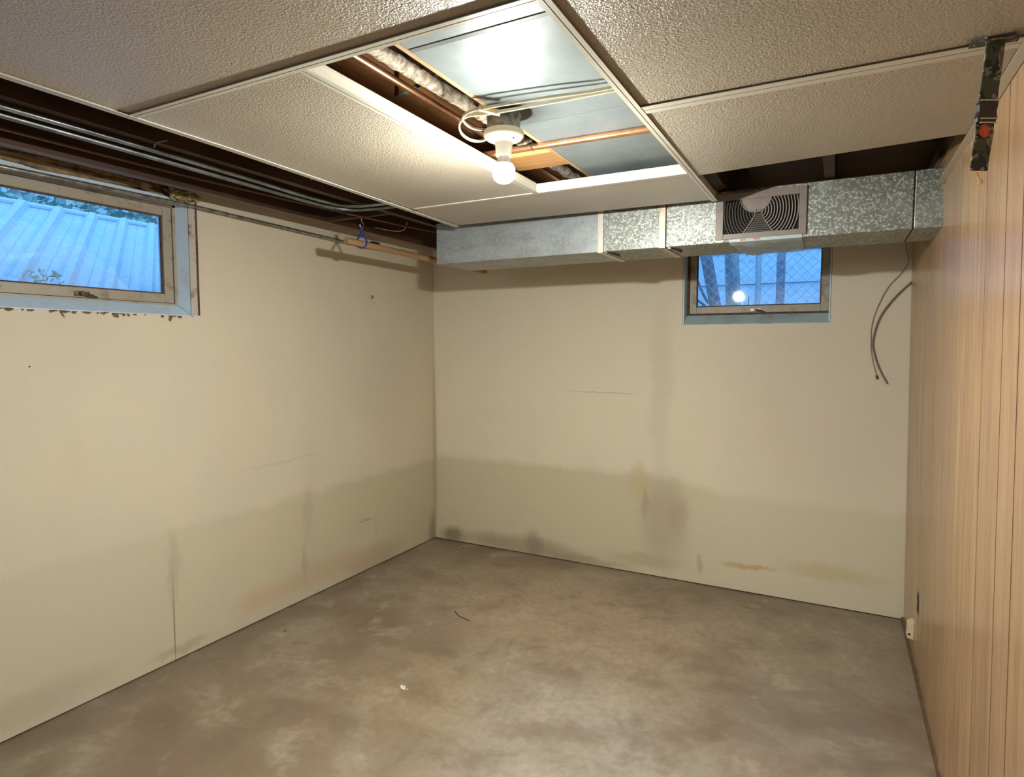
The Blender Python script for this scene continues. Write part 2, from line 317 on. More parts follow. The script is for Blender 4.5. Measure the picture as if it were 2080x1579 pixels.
MT = dict(
    groove=simple('dark_groove', (0.11, 0.06, 0.03), 0.5, var=0.3, scale=10),
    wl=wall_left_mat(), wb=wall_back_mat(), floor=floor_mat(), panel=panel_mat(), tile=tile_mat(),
    galv=galv_mat(), sgalv=smooth_galv(), pan=panning_mat(),
    tee=dirty_white('painted_white_grid', (0.58, 0.55, 0.475), (0.50, 0.44, 0.34), 0.35, 6, 0.35),
    joist=wood_mat('old_brown_joist', (0.30, 0.130, 0.045), (0.20, 0.085, 0.030), (0.34, 0.17, 0.065)),
    joistx=wood_mat('orange_blocking', (0.62, 0.33, 0.13), (0.50, 0.25, 0.09), axis='x'),
    djoist=wood_mat('dark_stained_joist', (0.055, 0.020, 0.008), (0.035, 0.014, 0.006), (0.09, 0.045, 0.02)),
    edge=wood_mat('pale_joist_edge', (0.55, 0.36, 0.20), (0.42, 0.25, 0.12)),
    deck=wood_mat('subfloor_boards', (0.07, 0.033, 0.015), (0.045, 0.02, 0.009), axis='x'),
    dowel=wood_mat('closet_rod_wood', (0.42, 0.245, 0.12), (0.34, 0.185, 0.085)),
    copper=simple('copper', (0.78, 0.42, 0.24), 0.28, 0.9, col2=(0.55, 0.27, 0.14), scale=12, stretch=(1, 1, 1)),
    lag=simple('pipe_lagging', (0.62, 0.56, 0.46), 0.95, 0, col2=(0.28, 0.22, 0.16), scale=45, bump=0.012, bscale=70),
    steel=simple('grey_conduit', (0.25, 0.265, 0.28), 0.42, 0.8, var=0.45, scale=14),
    rod=simple('weathered_steel_rod', (0.36, 0.34, 0.30), 0.32, 0.6, var=0.5, scale=25),
    bridge=simple('steel_bridging', (0.42, 0.46, 0.42), 0.45, 0.7, var=0.4, scale=20),
    dark=simple('dark_void', (0.012, 0.008, 0.006), 0.9),
    black=simple('black_plastic', (0.012, 0.012, 0.013), 0.35),
    porcelain=simple('cream_porcelain', (0.80, 0.74, 0.60), 0.22, var=0.08, scale=9),
    jbox=simple('smudged_steel_box', (0.36, 0.35, 0.30), 0.42, 0.6, col2=(0.10, 0.10, 0.10), scale=26),
    cable=simple('cream_cable', (0.80, 0.74, 0.56), 0.4, var=0.15, scale=30),
    grille=dirty_white('mauve_grey_enamel', (0.25, 0.21, 0.185), (0.18, 0.14, 0.11), 0.5, 20, 0.35),
    louver=simple('louver_enamel', (0.34, 0.29, 0.275), 0.3, var=0.2, scale=30), louverd=simple('dark_louver_enamel', (0.05, 0.034, 0.026), 0.5, var=0.3, scale=30),  # louverd is the darker enamel, for the left fan and lower slats
    sash=dirty_white('dirty_cream_sash', (0.39, 0.34, 0.265), (0.20, 0.14, 0.09), 0.75, 12),
    jamb=dirty_white('peeling_white_sky_tint', (0.60, 0.75, 0.92), (0.45, 0.47, 0.46), 0.4, 9),  # daylight tint on the white trim mixed into its paint colour
    sill2=dirty_white('dirty_sill_sky_tint', (0.48, 0.62, 0.66), (0.30, 0.31, 0.29), 0.6, 9),  # blue-green of the sky light painted into the sill colour
    strip=dirty_white('flaking_trim', (0.55, 0.50, 0.45), (0.16, 0.08, 0.05), 0.9, 10),
    rust=simple('brown_edge', (0.13, 0.07, 0.05), 0.8, var=0.5, scale=40),
    brass=simple('worn_latch_metal', (0.22, 0.18, 0.13), 0.35, 0.8, var=0.5, scale=60),
    foam=simple('yellow_spray_foam', (0.50, 0.42, 0.20), 0.8, col2=(0.22, 0.17, 0.08), scale=40, bump=0.01),
    flake=simple('brown_paper_flake', (0.24, 0.15, 0.08), 0.8, var=0.4, scale=60),
    debris=simple('dusty_wood_debris', (0.16, 0.085, 0.045), 0.9, col2=(0.33, 0.24, 0.14), scale=14, bump=0.01),
    blue=simple('blue_cord_fabric', (0.030, 0.040, 0.30), 0.7, var=0.4, scale=200, bump=0.0006),
    chrome=simple('bright_hook_metal', (0.72, 0.73, 0.70), 0.18, 1.0),
    camo=camo_mat(), orange=simple('orange_medallion', (0.55, 0.075, 0.02), 0.4, col2=(0.30, 0.02, 0.01), scale=120),
    gold=simple('gilt_hook', (0.85, 0.66, 0.35), 0.15, 1.0),
    wire=simple('grey_wire_sheath', (0.23, 0.18, 0.14), 0.5, var=0.2, scale=30),
    wirel=simple('pale_wire_sheath', (0.42, 0.36, 0.28), 0.5, var=0.2, scale=30),
    cream=simple('cream_plastic', (0.72, 0.60, 0.42), 0.35, var=0.08, scale=30),
    brownbase=simple('brown_base_strip', (0.16, 0.10, 0.06), 0.5, var=0.3, scale=20),
    glass=glass_mat(), film=film_mat(), red=simple('red_print', (0.55, 0.04, 0.03), 0.4), whitep=simple('white_print', (0.85, 0.85, 0.85), 0.4),
    corr=simple('white_corrugated_sheet', (0.70, 0.72, 0.74), 0.4, var=0.12, scale=30),
    siding=simple('white_siding', (0.80, 0.82, 0.84), 0.5, var=0.04, scale=8),
    ground=simple('garden_soil', (0.10, 0.09, 0.07), 0.95, var=0.5, scale=12, bump=0.02),
    leaf=simple('garden_foliage', (0.62, 0.74, 0.62), 0.6, var=0.25, scale=9),
    trunk=bark_mat('grey_trunk_bark', (0.52, 0.50, 0.50), (0.33, 0.31, 0.31)),
    trunk2=bark_mat('brown_trunk_bark', (0.42, 0.33, 0.36), (0.27, 0.21, 0.24)),
    chip=simple('white_plaster_chip', (0.85, 0.80, 0.70), 0.7),
    back=simple('plain_backing', (0.16, 0.10, 0.06), 0.9),
    black_tape=simple('black_wire_insulation', (0.02, 0.02, 0.02), 0.5),
)
def bulb_mat(name, k):
    m, nt, b = new_mat(name); b.inputs['Base Color'].default_value = (0.9, 0.9, 0.9, 1)
    b.inputs['Emission Color'].default_value = (0.97, 0.985, 0.89, 1); b.inputs['Emission Strength'].default_value = k
    return m
MT['bulb'] = bulb_mat('glowing_bulb', BULB_EMIT); MT['bulbup'] = bulb_mat('glowing_bulb_shoulder', 110.0)

# ---------------------------------------------------------------- mesh helpers
class MB:
    def __init__(s): s.v = []; s.f = []
    def add(s, vs, fs):
        k = len(s.v); s.v += [tuple(v) for v in vs]; s.f += [tuple(i + k for i in f) for f in fs]; return s
    def box(s, a, b):
        x0, y0, z0 = a; x1, y1, z1 = b
        return s.add([(x0, y0, z0), (x1, y0, z0), (x1, y1, z0), (x0, y1, z0), (x0, y0, z1), (x1, y0, z1), (x1, y1, z1), (x0, y1, z1)],
                     [(3, 2, 1, 0), (4, 5, 6, 7), (0, 1, 5, 4), (1, 2, 6, 5), (2, 3, 7, 6), (3, 0, 4, 7)])
    def hexa(s, lo, hi):
        """two quads (counter-clockwise seen from the hi side), joined"""
        return s.add(list(lo) + list(hi), [(3, 2, 1, 0), (4, 5, 6, 7), (0, 1, 5, 4), (1, 2, 6, 5), (2, 3, 7, 6), (3, 0, 4, 7)])
    def prism(s, poly, z0, z1):
        n = len(poly)
        return s.add([(x, y, z0) for x, y in poly] + [(x, y, z1) for x, y in poly],
                     [tuple(reversed(range(n))), tuple(range(n, 2 * n))] + [(i, (i + 1) % n, n + (i + 1) % n, n + i) for i in range(n)])
    def tube(s, pts, r, seg=10, caps=True, flat=1.0, up=(0, 0, 1)):
        pts = [Vector(p) for p in pts]; n = len(pts); rs = r if isinstance(r, (list, tuple)) else [r] * n
        prev = None; rings = []
        for i, p in enumerate(pts):
            t = (pts[min(i + 1, n - 1)] - pts[max(i - 1, 0)]).normalized()
            if prev is None:
                u = Vector(up) if abs(t.dot(Vector(up))) < 0.95 else Vector((1, 0, 0))
                u = (u - t * u.dot(t)).normalized()
            else: u = (prev - t * prev.dot(t)).normalized()
            prev = u; b = t.cross(u)
            rings.append([p + u * math.cos(a) * rs[i] + b * math.sin(a) * rs[i] * flat for a in [2 * PI * k / seg for k in range(seg)]])
        vs = [v for r_ in rings for v in r_]
        fs = [(i * seg + k, (i + 1) * seg + k, (i + 1) * seg + (k + 1) % seg, i * seg + (k + 1) % seg) for i in range(n - 1) for k in range(seg)]
        if caps: fs += [tuple(range(seg)), tuple(reversed(range((n - 1) * seg, n * seg)))]
        return s.add(vs, fs)
    def lathe(s, prof, c, seg=40):
        vs = []; 
        for r, z in prof:
            for k in range(seg):
                a = 2 * PI * k / seg; vs.append((c[0] + r * math.cos(a), c[1] + r * math.sin(a), z))
        n = len(prof)
        fs = [(i * seg + k, i * seg + (k + 1) % seg, (i + 1) * seg + (k + 1) % seg, (i + 1) * seg + k) for i in range(n - 1) for k in range(seg)]
        fs += [tuple(reversed(range(seg))), tuple(range((n - 1) * seg, n * seg))]
        return s.add(vs, fs)
    def obj(s, name, mat, parent=None, smooth=False, bevel=0.0, **tags):
        me = bpy.data.meshes.new(name); me.from_pydata(s.v, [], s.f); me.validate(); me.update()
        import bmesh
        bm = bmesh.new(); bm.from_mesh(me); bmesh.ops.recalc_face_normals(bm, faces=bm.faces[:]); bm.to_mesh(me); bm.free()
        if smooth:
            for p in me.polygons: p.use_smooth = True
            me.set_sharp_from_angle(angle=math.radians(40))
        me.materials.append(mat)
        o = bpy.data.objects.new(name, me); COL.objects.link(o)
        if parent is not None:
            o.parent = parent
            o.matrix_parent_inverse = parent.matrix_world.inverted() if parent.type != 'EMPTY' else Matrix.Translation(-parent.location)
        if bevel:
            bv = o.modifiers.new('bevel', 'BEVEL'); bv.width = bevel; bv.segments = 2; bv.limit_method = 'ANGLE'
        for k, v in tags.items(): o[k] = v
        return o
def thing(name, loc, label, cat, group=None):
    e = bpy.data.objects.new(name, None); e.location = loc; e.empty_display_size = 0.1; COL.objects.link(e)
    e['label'] = label; e['category'] = cat
    if group: e['group'] = group
    return e
def smooth_path(pts, n=8):
    P = [Vector(p) for p in pts]; out = []
    Q = [P[0] * 2 - P[1]] + P + [P[-1] * 2 - P[-2]]
    for i in range(1, len(Q) - 2):
        a, b, c, d = Q[i - 1], Q[i], Q[i + 1], Q[i + 2]
        for k in range(n):
            t = k / n
            out.append(0.5 * ((2 * b) + (c - a) * t + (2 * a - 5 * b + 4 * c - d) * t * t + (3 * b - a - 3 * c + d) * t ** 3))
    out.append(P[-1]); return out
ST = dict(kind='structure')

# ---------------------------------------------------------------- setting: floor and walls
YB = -7.2; WT = 0.20; TOP = 2.42
fl = MB().box((-WT, YB, -0.15), (3.35, WT, 0.0)).obj('floor', MT['floor'], **ST)
# left wall with window opening
WY0, WY1, WZ0, WZ1 = -2.935, -1.965, 1.645, 2.185
wl = MB()
wl.box((-WT, YB, 0.007), (0, WY0, 2.245)); wl.box((-WT, WY1, 0.007), (0, WT, 2.245)); wl.box((-WT, WY0, 0.007), (0, WY1, WZ0))
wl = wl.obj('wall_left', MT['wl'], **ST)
MB().box((-WT, YB, 0.0), (-0.008, WT, 0.007)).obj('base_gap', MT['dark'], wl)
MB().box((-WT, YB, 2.245), (-0.02, WT, TOP)).obj('rim_board', MT['djoist'], wl)
MB().box((-WT, WY0, WZ1), (-0.03, WY1, 2.245)).obj('window_header', MT['debris'], wl)
# back wall with window opening
BX0, BX1 = 1.880, 2.697
wb = MB()
wb.box((0, 0, 0.007), (BX0, WT, TOP)); wb.box((BX1, 0, 0.007), (3.35, WT, TOP)); wb.box((BX0, 0, 0.007), (BX1, WT, 1.635)); wb.box((BX0, 0, 2.17), (BX1, WT, TOP))
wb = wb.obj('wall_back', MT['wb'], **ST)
MB().box((0, 0.008, 0.0), (3.35, WT, 0.007)).obj('base_gap', MT['dark'], wb)
MB().box((-WT, YB - 0.2, 0), (3.35, YB, TOP)).obj('wall_rear', MT['wb'], **ST)
# right wall: backing and grooved boards, leaning a little inwards
LEAN = 0.018
def rx(z): return 3.108 - LEAN * z
wr = MB().hexa([(rx(0) + 0.008, YB, 0), (3.35, YB, 0), (3.35, 0, 0), (rx(0) + 0.008, 0, 0)],
               [(rx(2.3) + 0.008, YB, 2.3), (3.35, YB, 2.3), (3.35, 0, 2.3), (rx(2.3) + 0.008, 0, 2.3)]).obj('wall_right', MT['back'], **ST)
MB().box((3.12, YB, 2.3), (3.35, 0, TOP)).obj('header_beam', MT['djoist'], wr)
groves = [0, -0.28, -0.62, -0.93, -1.17, -1.36, -1.52, -1.70, -1.88, -2.10, -2.25, -2.45, -2.60, -2.83, -3.05, -3.32, -3.6, -3.85, -4.1, -4.4, -4.8, -5.2, -5.7, -6.3, -7.2]
OY0, OY1, OZ0, OZ1 = -0.665, -0.585, 0.285, 0.385
for a, b_ in zip(groves[:-1], groves[1:]):
    y1, y0 = a - 0.0035, b_ + 0.0035
    m = MB(); bow = {-1.17: 0.018, -1.36: 0.036, -1.52: 0.036, -1.70: 0.022, -0.93: 0.008}.get(a, 0.0) * (y1 - y0)   # a few boards have warped
    def slab(z0, z1, ya=y0, yb=y1):
        m.hexa([(rx(z0), ya, z0), (rx(z0) + 0.006, ya, z0), (rx(z0) + 0.006, yb, z0), (rx(z0) - bow, yb, z0)],
               [(rx(z1), ya, z1), (rx(z1) + 0.006, ya, z1), (rx(z1) + 0.006, yb, z1), (rx(z1) - bow, yb, z1)])
    if y0 < OY0 < y1:   # the board with the empty socket cut-out
        slab(0.012, OZ0); slab(OZ1, 2.2); slab(OZ0, OZ1, y0, OY0); 
        if OY1 < y1: slab(OZ0, OZ1, OY1, y1)
    elif y0 < OY1 < y1: slab(0.012, OZ0); slab(OZ1, 2.2); slab(OZ0, OZ1, OY1, y1)
    else: slab(0.012, 2.2)
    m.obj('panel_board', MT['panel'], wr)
    MB().hexa([(rx(0.012) + 0.0010, y0 - 0.007, 0.012), (rx(0.012) + 0.006, y0 - 0.007, 0.012), (rx(0.012) + 0.006, y0, 0.012), (rx(0.012) + 0.0010, y0, 0.012)],
              [(rx(2.2) + 0.0010, y0 - 0.007, 2.2), (rx(2.2) + 0.006, y0 - 0.007, 2.2), (rx(2.2) + 0.006, y0, 2.2), (rx(2.2) + 0.0010, y0, 2.2)]).obj('groove', MT['groove'], wr)
MB().box((3.096, YB, 0.0), (3.125, 0, 0.018)).obj('baseboard_right', MT['brownbase'], **ST)

# ---------------------------------------------------------------- setting: ceiling
ceil = MB().box((-WT, YB, 2.405), (3.35, WT, 2.44)).obj('ceiling', MT['deck'], **ST)
def ctag(m, name, mat, **k): return m.obj(name, mat, ceil, **k)
ZJ = 2.172
for x0, x1, mat in ((0.232, 0.270, 'djoist'), (0.695, 0.733, 'djoist'), (1.105, 1.143, 'djoist'), (1.442, 1.480, 'joist'), (1.852, 1.890, 'joist'), (2.262, 2.300, 'djoist'), (2.672, 2.710, 'djoist')):
    j = ctag(MB().box((x0, YB, ZJ), (x1, -0.002, 2.405)), 'floor_joist', MT[mat])
    if mat == 'djoist' and x0 < 0.5:
        MB().box((x0 - 0.0, -5.0, ZJ - 0.0015), (x1, -0.05, ZJ)).obj('pale_edge', wood_mat('paler_joist_edge', (0.17, 0.11, 0.065), (0.10, 0.06, 0.035)), j)  # paler strip along the underside of this joist
MB().box((1.848, -5.0, ZJ - 0.004), (1.862, -0.9, ZJ)).obj('nailing_strip', MT['edge'], ceil)
ctag(MB().box((1.482, -1.90, 2.176), (1.851, -1.74, 2.214)), 'blocking', MT['joistx'])
# steel cross bridging between the joists over the opening
def strap_bar(p, q, wdt, th=0.0015):
    p, q = Vector(p), Vector(q); d = (q - p).normalized(); s = Vector((0, 1, 0)); n = d.cross(s).normalized()
    a = s * wdt / 2; b = n * th / 2
    return MB().hexa([p - a - b, p + a - b, p + a + b, p - a + b], [q - a - b, q + a - b, q + a + b, q - a + b])
ctag(strap_bar((1.484, -2.30, 2.285), (1.850, -2.30, 2.392), 0.022), 'bridging_strap', MT['bridge'])
ctag(strap_bar((1.850, -2.31, 2.18), (1.484, -2.31, 2.395), 0.022), 'bridging_strap', MT['bridge'])

# grid ceiling
ZG = 2.100; ZTL = 2.1065
TW = 0.024
def tee_x(y, x0, x1, name, hw=TW / 2, y2=None, stem=True):
    y2 = y if y2 is None else y2; zg = ZG + 0.0007
    m = MB(); m.hexa([(x0, y - hw, zg), (x1, y2 - hw, zg), (x1, y2 + hw, zg), (x0, y + hw, zg)], [(x0, y - hw, zg + 0.0015), (x1, y2 - hw, zg + 0.0015), (x1, y2 + hw, zg + 0.0015), (x0, y + hw, zg + 0.0015)])
    if stem:
        for w_, z0, z1 in ((0.001, zg, zg + 0.030), (0.0035, zg + 0.030, zg + 0.038)):
            m.hexa([(x0, y - w_, z0), (x1, y2 - w_, z0), (x1, y2 + w_, z0), (x0, y + w_, z0)], [(x0, y - w_, z1), (x1, y2 - w_, z1), (x1, y2 + w_, z1), (x0, y + w_, z1)])
    return ctag(m, name, MT['tee'])
def tee_y(x, y0, y1, name, x2=None, hw=TW / 2, stem=True):
    x2 = x if x2 is None else x2; zg = ZG + (0.0007 if name == 'cross_tee' else 0)
    m = MB(); m.hexa([(x - hw, y0, zg), (x + hw, y0, zg), (x2 + hw, y1, zg), (x2 - hw, y1, zg)], [(x - hw, y0, zg + 0.0015), (x + hw, y0, zg + 0.0015), (x2 + hw, y1, zg + 0.0015), (x2 - hw, y1, zg + 0.0015)])
    if stem:
        for w_, z0, z1 in ((0.001, zg, zg + 0.030), (0.0035, zg + 0.030, zg + 0.038)):
            m.hexa([(x - w_, y0, z0), (x + w_, y0, z0), (x2 + w_, y1, z0), (x2 - w_, y1, z0)], [(x - w_, y0, z1), (x + w_, y0, z1), (x2 + w_, y1, z1), (x2 - w_, y1, z1)])
    return ctag(m, name, MT['tee'])
MX = 2.271; YA = -2.901; YBr = -1.668; XL = 1.075; XI = 1.677; YE = -1.235
tee_y(MX, YB, -1.215, 'main_tee')
tee_y(XL + 0.004, YB, -2.6, 'main_tee', XL); tee_y(XL, -2.6, -1.24, 'main_tee', 1.02)
tee_y(XI + 0.010, YA + 0.012, YBr - 0.012, 'cross_tee', XI - 0.006)
tee_x(YA, XL, MX, 'cross_tee'); tee_x(YBr + 0.004, XL, MX, 'cross_tee', y2=YBr - 0.004)
tee_x(-4.12, XL, MX, 'cross_tee'); tee_x(-5.34, XL, MX, 'cross_tee')
tee_x(-2.318, MX + 0.012, 3.045, 'cross_tee', hw=0.024)
for yy in (-3.54, -4.76, -5.98): tee_x(yy, MX + 0.012, 3.045, 'cross_tee')
# wall angle on the panelled wall
wa = MB(); xa = rx(2.1)
wa.box((xa - 0.024, YB, ZG), (xa, -1.05, ZG + 0.0015)); wa.box((xa - 0.0015, YB, ZG), (xa, -1.05, ZG + 0.024))
ctag(wa, 'wall_angle', MT['tee'])
def tile(poly, z=ZTL):
    g = 0.004
    cx = sum(p[0] for p in poly) / len(poly); cy = sum(p[1] for p in poly) / len(poly)
    q = [(x + (g if x < cx else -g), y + (g if y < cy else -g)) for x, y in poly]
    # a grid face that bows down a little at the middle
    m = MB(); nx, ny = 10, 10; vs = []
    a, b, c, d = [Vector((*p, 0)) for p in q]
    for k in range(2):
        for i in range(nx + 1):
            for j in range(ny + 1):
                u, v = i / nx, j / ny
                p = a * (1 - u) * (1 - v) + b * u * (1 - v) + c * u * v + d * (1 - u) * v
                bow = 16 * u * (1 - u) * v * (1 - v) * 0.004
                vs.append((p.x, p.y, z - bow + (0.012 if k else 0)))
    W_ = ny + 1; K = (nx + 1) * W_; fs = []
    for i in range(nx):
        for j in range(ny):
            q4 = (i * W_ + j, (i + 1) * W_ + j, (i + 1) * W_ + j + 1, i * W_ + j + 1)
            fs.append(tuple(reversed(q4))); fs.append(tuple(t + K for t in q4))
    for i in range(nx):
        fs.append((i * W_, (i + 1) * W_, (i + 1) * W_ + K, i * W_ + K)); fs.append(((i + 1) * W_ + ny, i * W_ + ny, i * W_ + ny + K, (i + 1) * W_ + ny + K))
    for j in range(ny):
        fs.append((j + 1, j, j + K, j + 1 + K)); fs.append((nx * W_ + j, nx * W_ + j + 1, nx * W_ + j + 1 + K, nx * W_ + j + K))
    m.add(vs, fs)
    return ctag(m, 'ceiling_tile', MT['tile'], smooth=True)
tile([(XL, -4.12), (MX, -4.12), (MX, YA), (XL, YA)])
tile([(XL, -5.34), (MX, -5.34), (MX, -4.12), (XL, -4.12)])
tile([(XL, YA), (XI + 0.01, YA), (XI - 0.006, YBr), (XL - 0.025, YBr)])
tile([(XL - 0.025, YBr), (MX, YBr), (MX, -1.215), (1.02, -1.25)])
tile([(MX, -3.54), (xa, -3.54), (xa, -2.318), (MX, -2.318)])
tile([(MX, -2.318), (xa - 0.02, -2.318), (xa - 0.02, -1.712), (MX, -1.625)], z=2.1035)
tile([(MX, -4.76), (xa, -4.76), (xa, -3.54), (MX, -3.54)])
for x0, x1, y0, y1 in ((XL, MX, YB, -5.34), (MX, xa, YB, -4.76)):
    tile([(x0, y0), (x1, y0), (x1, y1), (x0, y1)])

# ---------------------------------------------------------------- windows
def window(name, org, ax, out, halfw, o0, o1, zb, zt, big):
    """org: wall-plane point at the sash centre; ax along wall, out = outwards; o0, o1 = opening edges along ax"""
    org, ax, out = Vector(org), Vector(ax), Vector(out); Z = Vector((0, 0, 1)); D = 0.07
    P = lambda a, d, z: org + ax * a + out * d + Z * (z - org.z)
    zs0, zs1 = 1.703, 2.152; g = 0.042
    fr = MB()
    def bar(a0, a1, z0, z1, d0, d1):
        fr.hexa([P(a0, d0, z0), P(a1, d0, z0), P(a1, d0, z1), P(a0, d0, z1)], [P(a0, d1, z0), P(a1, d1, z0), P(a1, d1, z1), P(a0, d1, z1)])
    H = halfw
    # fixed frame as the main mesh
    bar(-H - 0.016, -H - 0.002, zs0 - 0.012, zs1 + 0.012, D - 0.006, D + 0.05); bar(H + 0.002, H + 0.016, zs0 - 0.012, zs1 + 0.012, D - 0.006, D + 0.05)
    bar(-H - 0.016, H + 0.016, zs0 - 0.014, zs0 - 0.002, D - 0.004, D + 0.05); bar(-H - 0.016, H + 0.016, zs1 + 0.002, zs1 + 0.014, D - 0.006, D + 0.05)
    root = fr.obj(name, MT['rust'] if not big else MT['sash'], **ST)
    fr = MB()
    bar(-H, -H + g, zs0, zs1, D, D + 0.035); bar(H - g, H, zs0, zs1, D, D + 0.035)
    bar(-H + g, H - g, zs0, zs0 + g, D + 0.001, D + 0.035); bar(-H + g, H - g, zs1 - g, zs1, D + 0.001, D + 0.035)
    fr.obj('sash', MT['sash'], root, bevel=0.002)
    # inner glazing bead
    fr = MB(); e = 0.006
    bar(-H + g, -H + g + e, zs0 + g, zs1 - g, D + 0.012, D + 0.02); bar(H - g - e, H - g, zs0 + g, zs1 - g, D + 0.012, D + 0.02)
    bar(-H + g + e, H - g - e, zs0 + g, zs0 + g + e, D + 0.012, D + 0.02); bar(-H + g + e, H - g - e, zs1 - g - e, zs1 - g, D + 0.012, D + 0.02)
    fr.obj('glazing_bead', MT['rust'], root)
    fr = MB(); bar(-H + g, H - g, zs0 + g, zs1 - g, D + 0.020, D + 0.024)
    fr.obj('pane', MT['glass'], root)
    # sloped sill and splayed jambs between wall face and frame
    fr = MB()
    fr.add([P(o0, -0.004, zb), P(o1, -0.004, zb), P(H + 0.012, D, zs0 - 0.008), P(-H - 0.012, D, zs0 - 0.008),
            P(o0, -0.004, zb - 0.004), P(o1, -0.004, zb - 0.004), P(H + 0.012, D, zb - 0.004), P(-H - 0.012, D, zb - 0.004)],
           [(0, 1, 2, 3), (4, 5, 6, 7), (0, 1, 5, 4), (1, 2, 6, 5), (2, 3, 7, 6), (3, 0, 4, 7)])
    fr.obj('sill', MT['jamb'] if big else MT['sill2'], root)
    for s, o_ in ((-1, o0), (1, o1)):
        fr = MB(); st = 0.040 if big else 0.008
        a_in = o_ - s * st
        b_in = s * (H + 0.014)
        fr.add([P(a_in, 0.0, zb + 0.006), P(b_in, D, zs0 - 0.004), P(b_in, D, zt), P(a_in, 0.0, zt),
                P(o_ + s * 0.002, 0.0, zb + 0.006), P(o_ + s * 0.002, D, zs0 - 0.004), P(o_ + s * 0.002, D, zt), P(o_ + s * 0.002, 0.0, zt)],
               [(0, 1, 2, 3), (4, 5, 6, 7), (0, 1, 5, 4), (1, 2, 6, 5), (2, 3, 7, 6), (3, 0, 4, 7)])
        fr.obj('jamb', MT['jamb'], root)
        if big:
            fr = MB(); a0, a1 = sorted((a_in, o_ + s * 0.001)); bar(a0, a1, zb, zt, -0.006, 0.004); fr.obj('trim_strip', MT['strip'], root)
            a0, a1 = sorted((o_ - s * 0.006, o_ + s * 0.003)); fr = MB(); bar(a0, a1, zb + 0.002, zt, -0.009, -0.004); fr.obj('torn_edge', MT['rust'], root)
    fr = MB(); bar(o0, o1, zt - 0.02, zt, 0.0, D); fr.obj('head', MT['jamb'], root)
    # outside reveal so that no light leaks round the frame
    fr = MB(); bar(o0 - 0.01, -H - 0.014, zb - 0.01, zt, D + 0.01, 0.2); bar(H + 0.014, o1 + 0.01, zb - 0.01, zt, D + 0.01, 0.2)
    bar(o0 - 0.01, o1 + 0.01, zb - 0.01, zs0 - 0.012, D + 0.01, 0.2); bar(o0 - 0.01, o1 + 0.01, zs1 + 0.012, zt, D + 0.01, 0.2)
    fr.obj('outer_frame', MT['siding'], root)
    # cam latch at the middle of the bottom rail
    fr = MB(); c = zs0 + 0.014
    bar(-0.030, 0.030, c - 0.008, c + 0.012, D - 0.004, D); lt = fr.obj('latch', MT['brass'], root, bevel=0.0015)
    fr = MB(); fr.tube([P(-0.004, D - 0.020, c + 0.004), P(-0.004, D - 0.002, c + 0.002)], 0.010, 12)
    fr.tube([P(0.0, D - 0.014, c + 0.002), P(0.030, D - 0.018, c - 0.006), P(0.052, D - 0.018, c - 0.012)], [0.007, 0.006, 0.004], 8)
    fr.obj('latch_lever', MT['brass'], lt, smooth=True)
    return root
w1 = window('window_1', (0, -2.447, 0), (0, 1, 0), (-1, 0, 0), 0.407, WY0 + 2.447, WY1 + 2.447, WZ0, WZ1, True)
w2 = window('window_2', (2.297, 0, 0), (1, 0, 0), (0, 1, 0), 0.391, BX0 - 2.297, BX1 - 2.297, 1.635, 2.17, False)

# torn paper flakes below the large window, foam in its corner
fm = MB()
for i in range(46):
    y = random.uniform(WY0 + 0.03, WY1 - 0.02); L = random.uniform(0.004, 0.016) * (2.4 if i % 8 == 0 else 1); a = random.uniform(-0.6, 0.6); ww = random.uniform(0.006, 0.03)
    z = WZ0 - 0.001
    fm.add([(0.002, y, z), (0.002, y + ww, z), (0.008, y + ww * 0.6 + a * L, z - L), (0.007, y + a * L, z - L * 0.8)], [(0, 1, 2, 3)])
fk = fm.obj('peeling_flakes', MT['flake'], w1, kind='stuff')
def lump(c, r, seed, name, mat, parent, label=None, sub=3, amp=0.5):
    import bmesh
    bm = bmesh.new(); bmesh.ops.create_icosphere(bm, subdivisions=sub, radius=1)
    for v in bm.verts:
        n = mnoise.noise(v.co * 2.3 + Vector((seed, seed, 0))); n2 = mnoise.noise(v.co * 6 + Vector((0, seed, 3)))
        k = 1 + amp * n + amp * 0.4 * n2
        v.co = Vector((v.co.x * r[0] * k + c[0], v.co.y * r[1] * k + c[1], v.co.z * r[2] * k + c[2]))
    me = bpy.data.meshes.new(name); bm.to_mesh(me); bm.free(); me.materials.append(mat)
    for p in me.polygons: p.use_smooth = True
    o = bpy.data.objects.new(name, me); COL.objects.link(o); o.parent = parent
    return o
o = lump((0.012, -2.035, 2.205), (0.022, 0.060, 0.030), 3, 'spray_foam', MT['foam'], None, sub=4, amp=0.9)
o['label'] = 'crumbly yellow foam lump stuffed above the corner of the large window'; o['category'] = 'foam'
o = lump((-0.005, -2.55, 2.21), (0.02, 0.33, 0.022), 9, 'header_debris', MT['debris'], wl, sub=4, amp=0.9)
o = lump((0.0, -2.22, 2.215), (0.02, 0.06, 0.02), 5, 'header_debris', MT['debris'], wl, sub=3, amp=0.9)

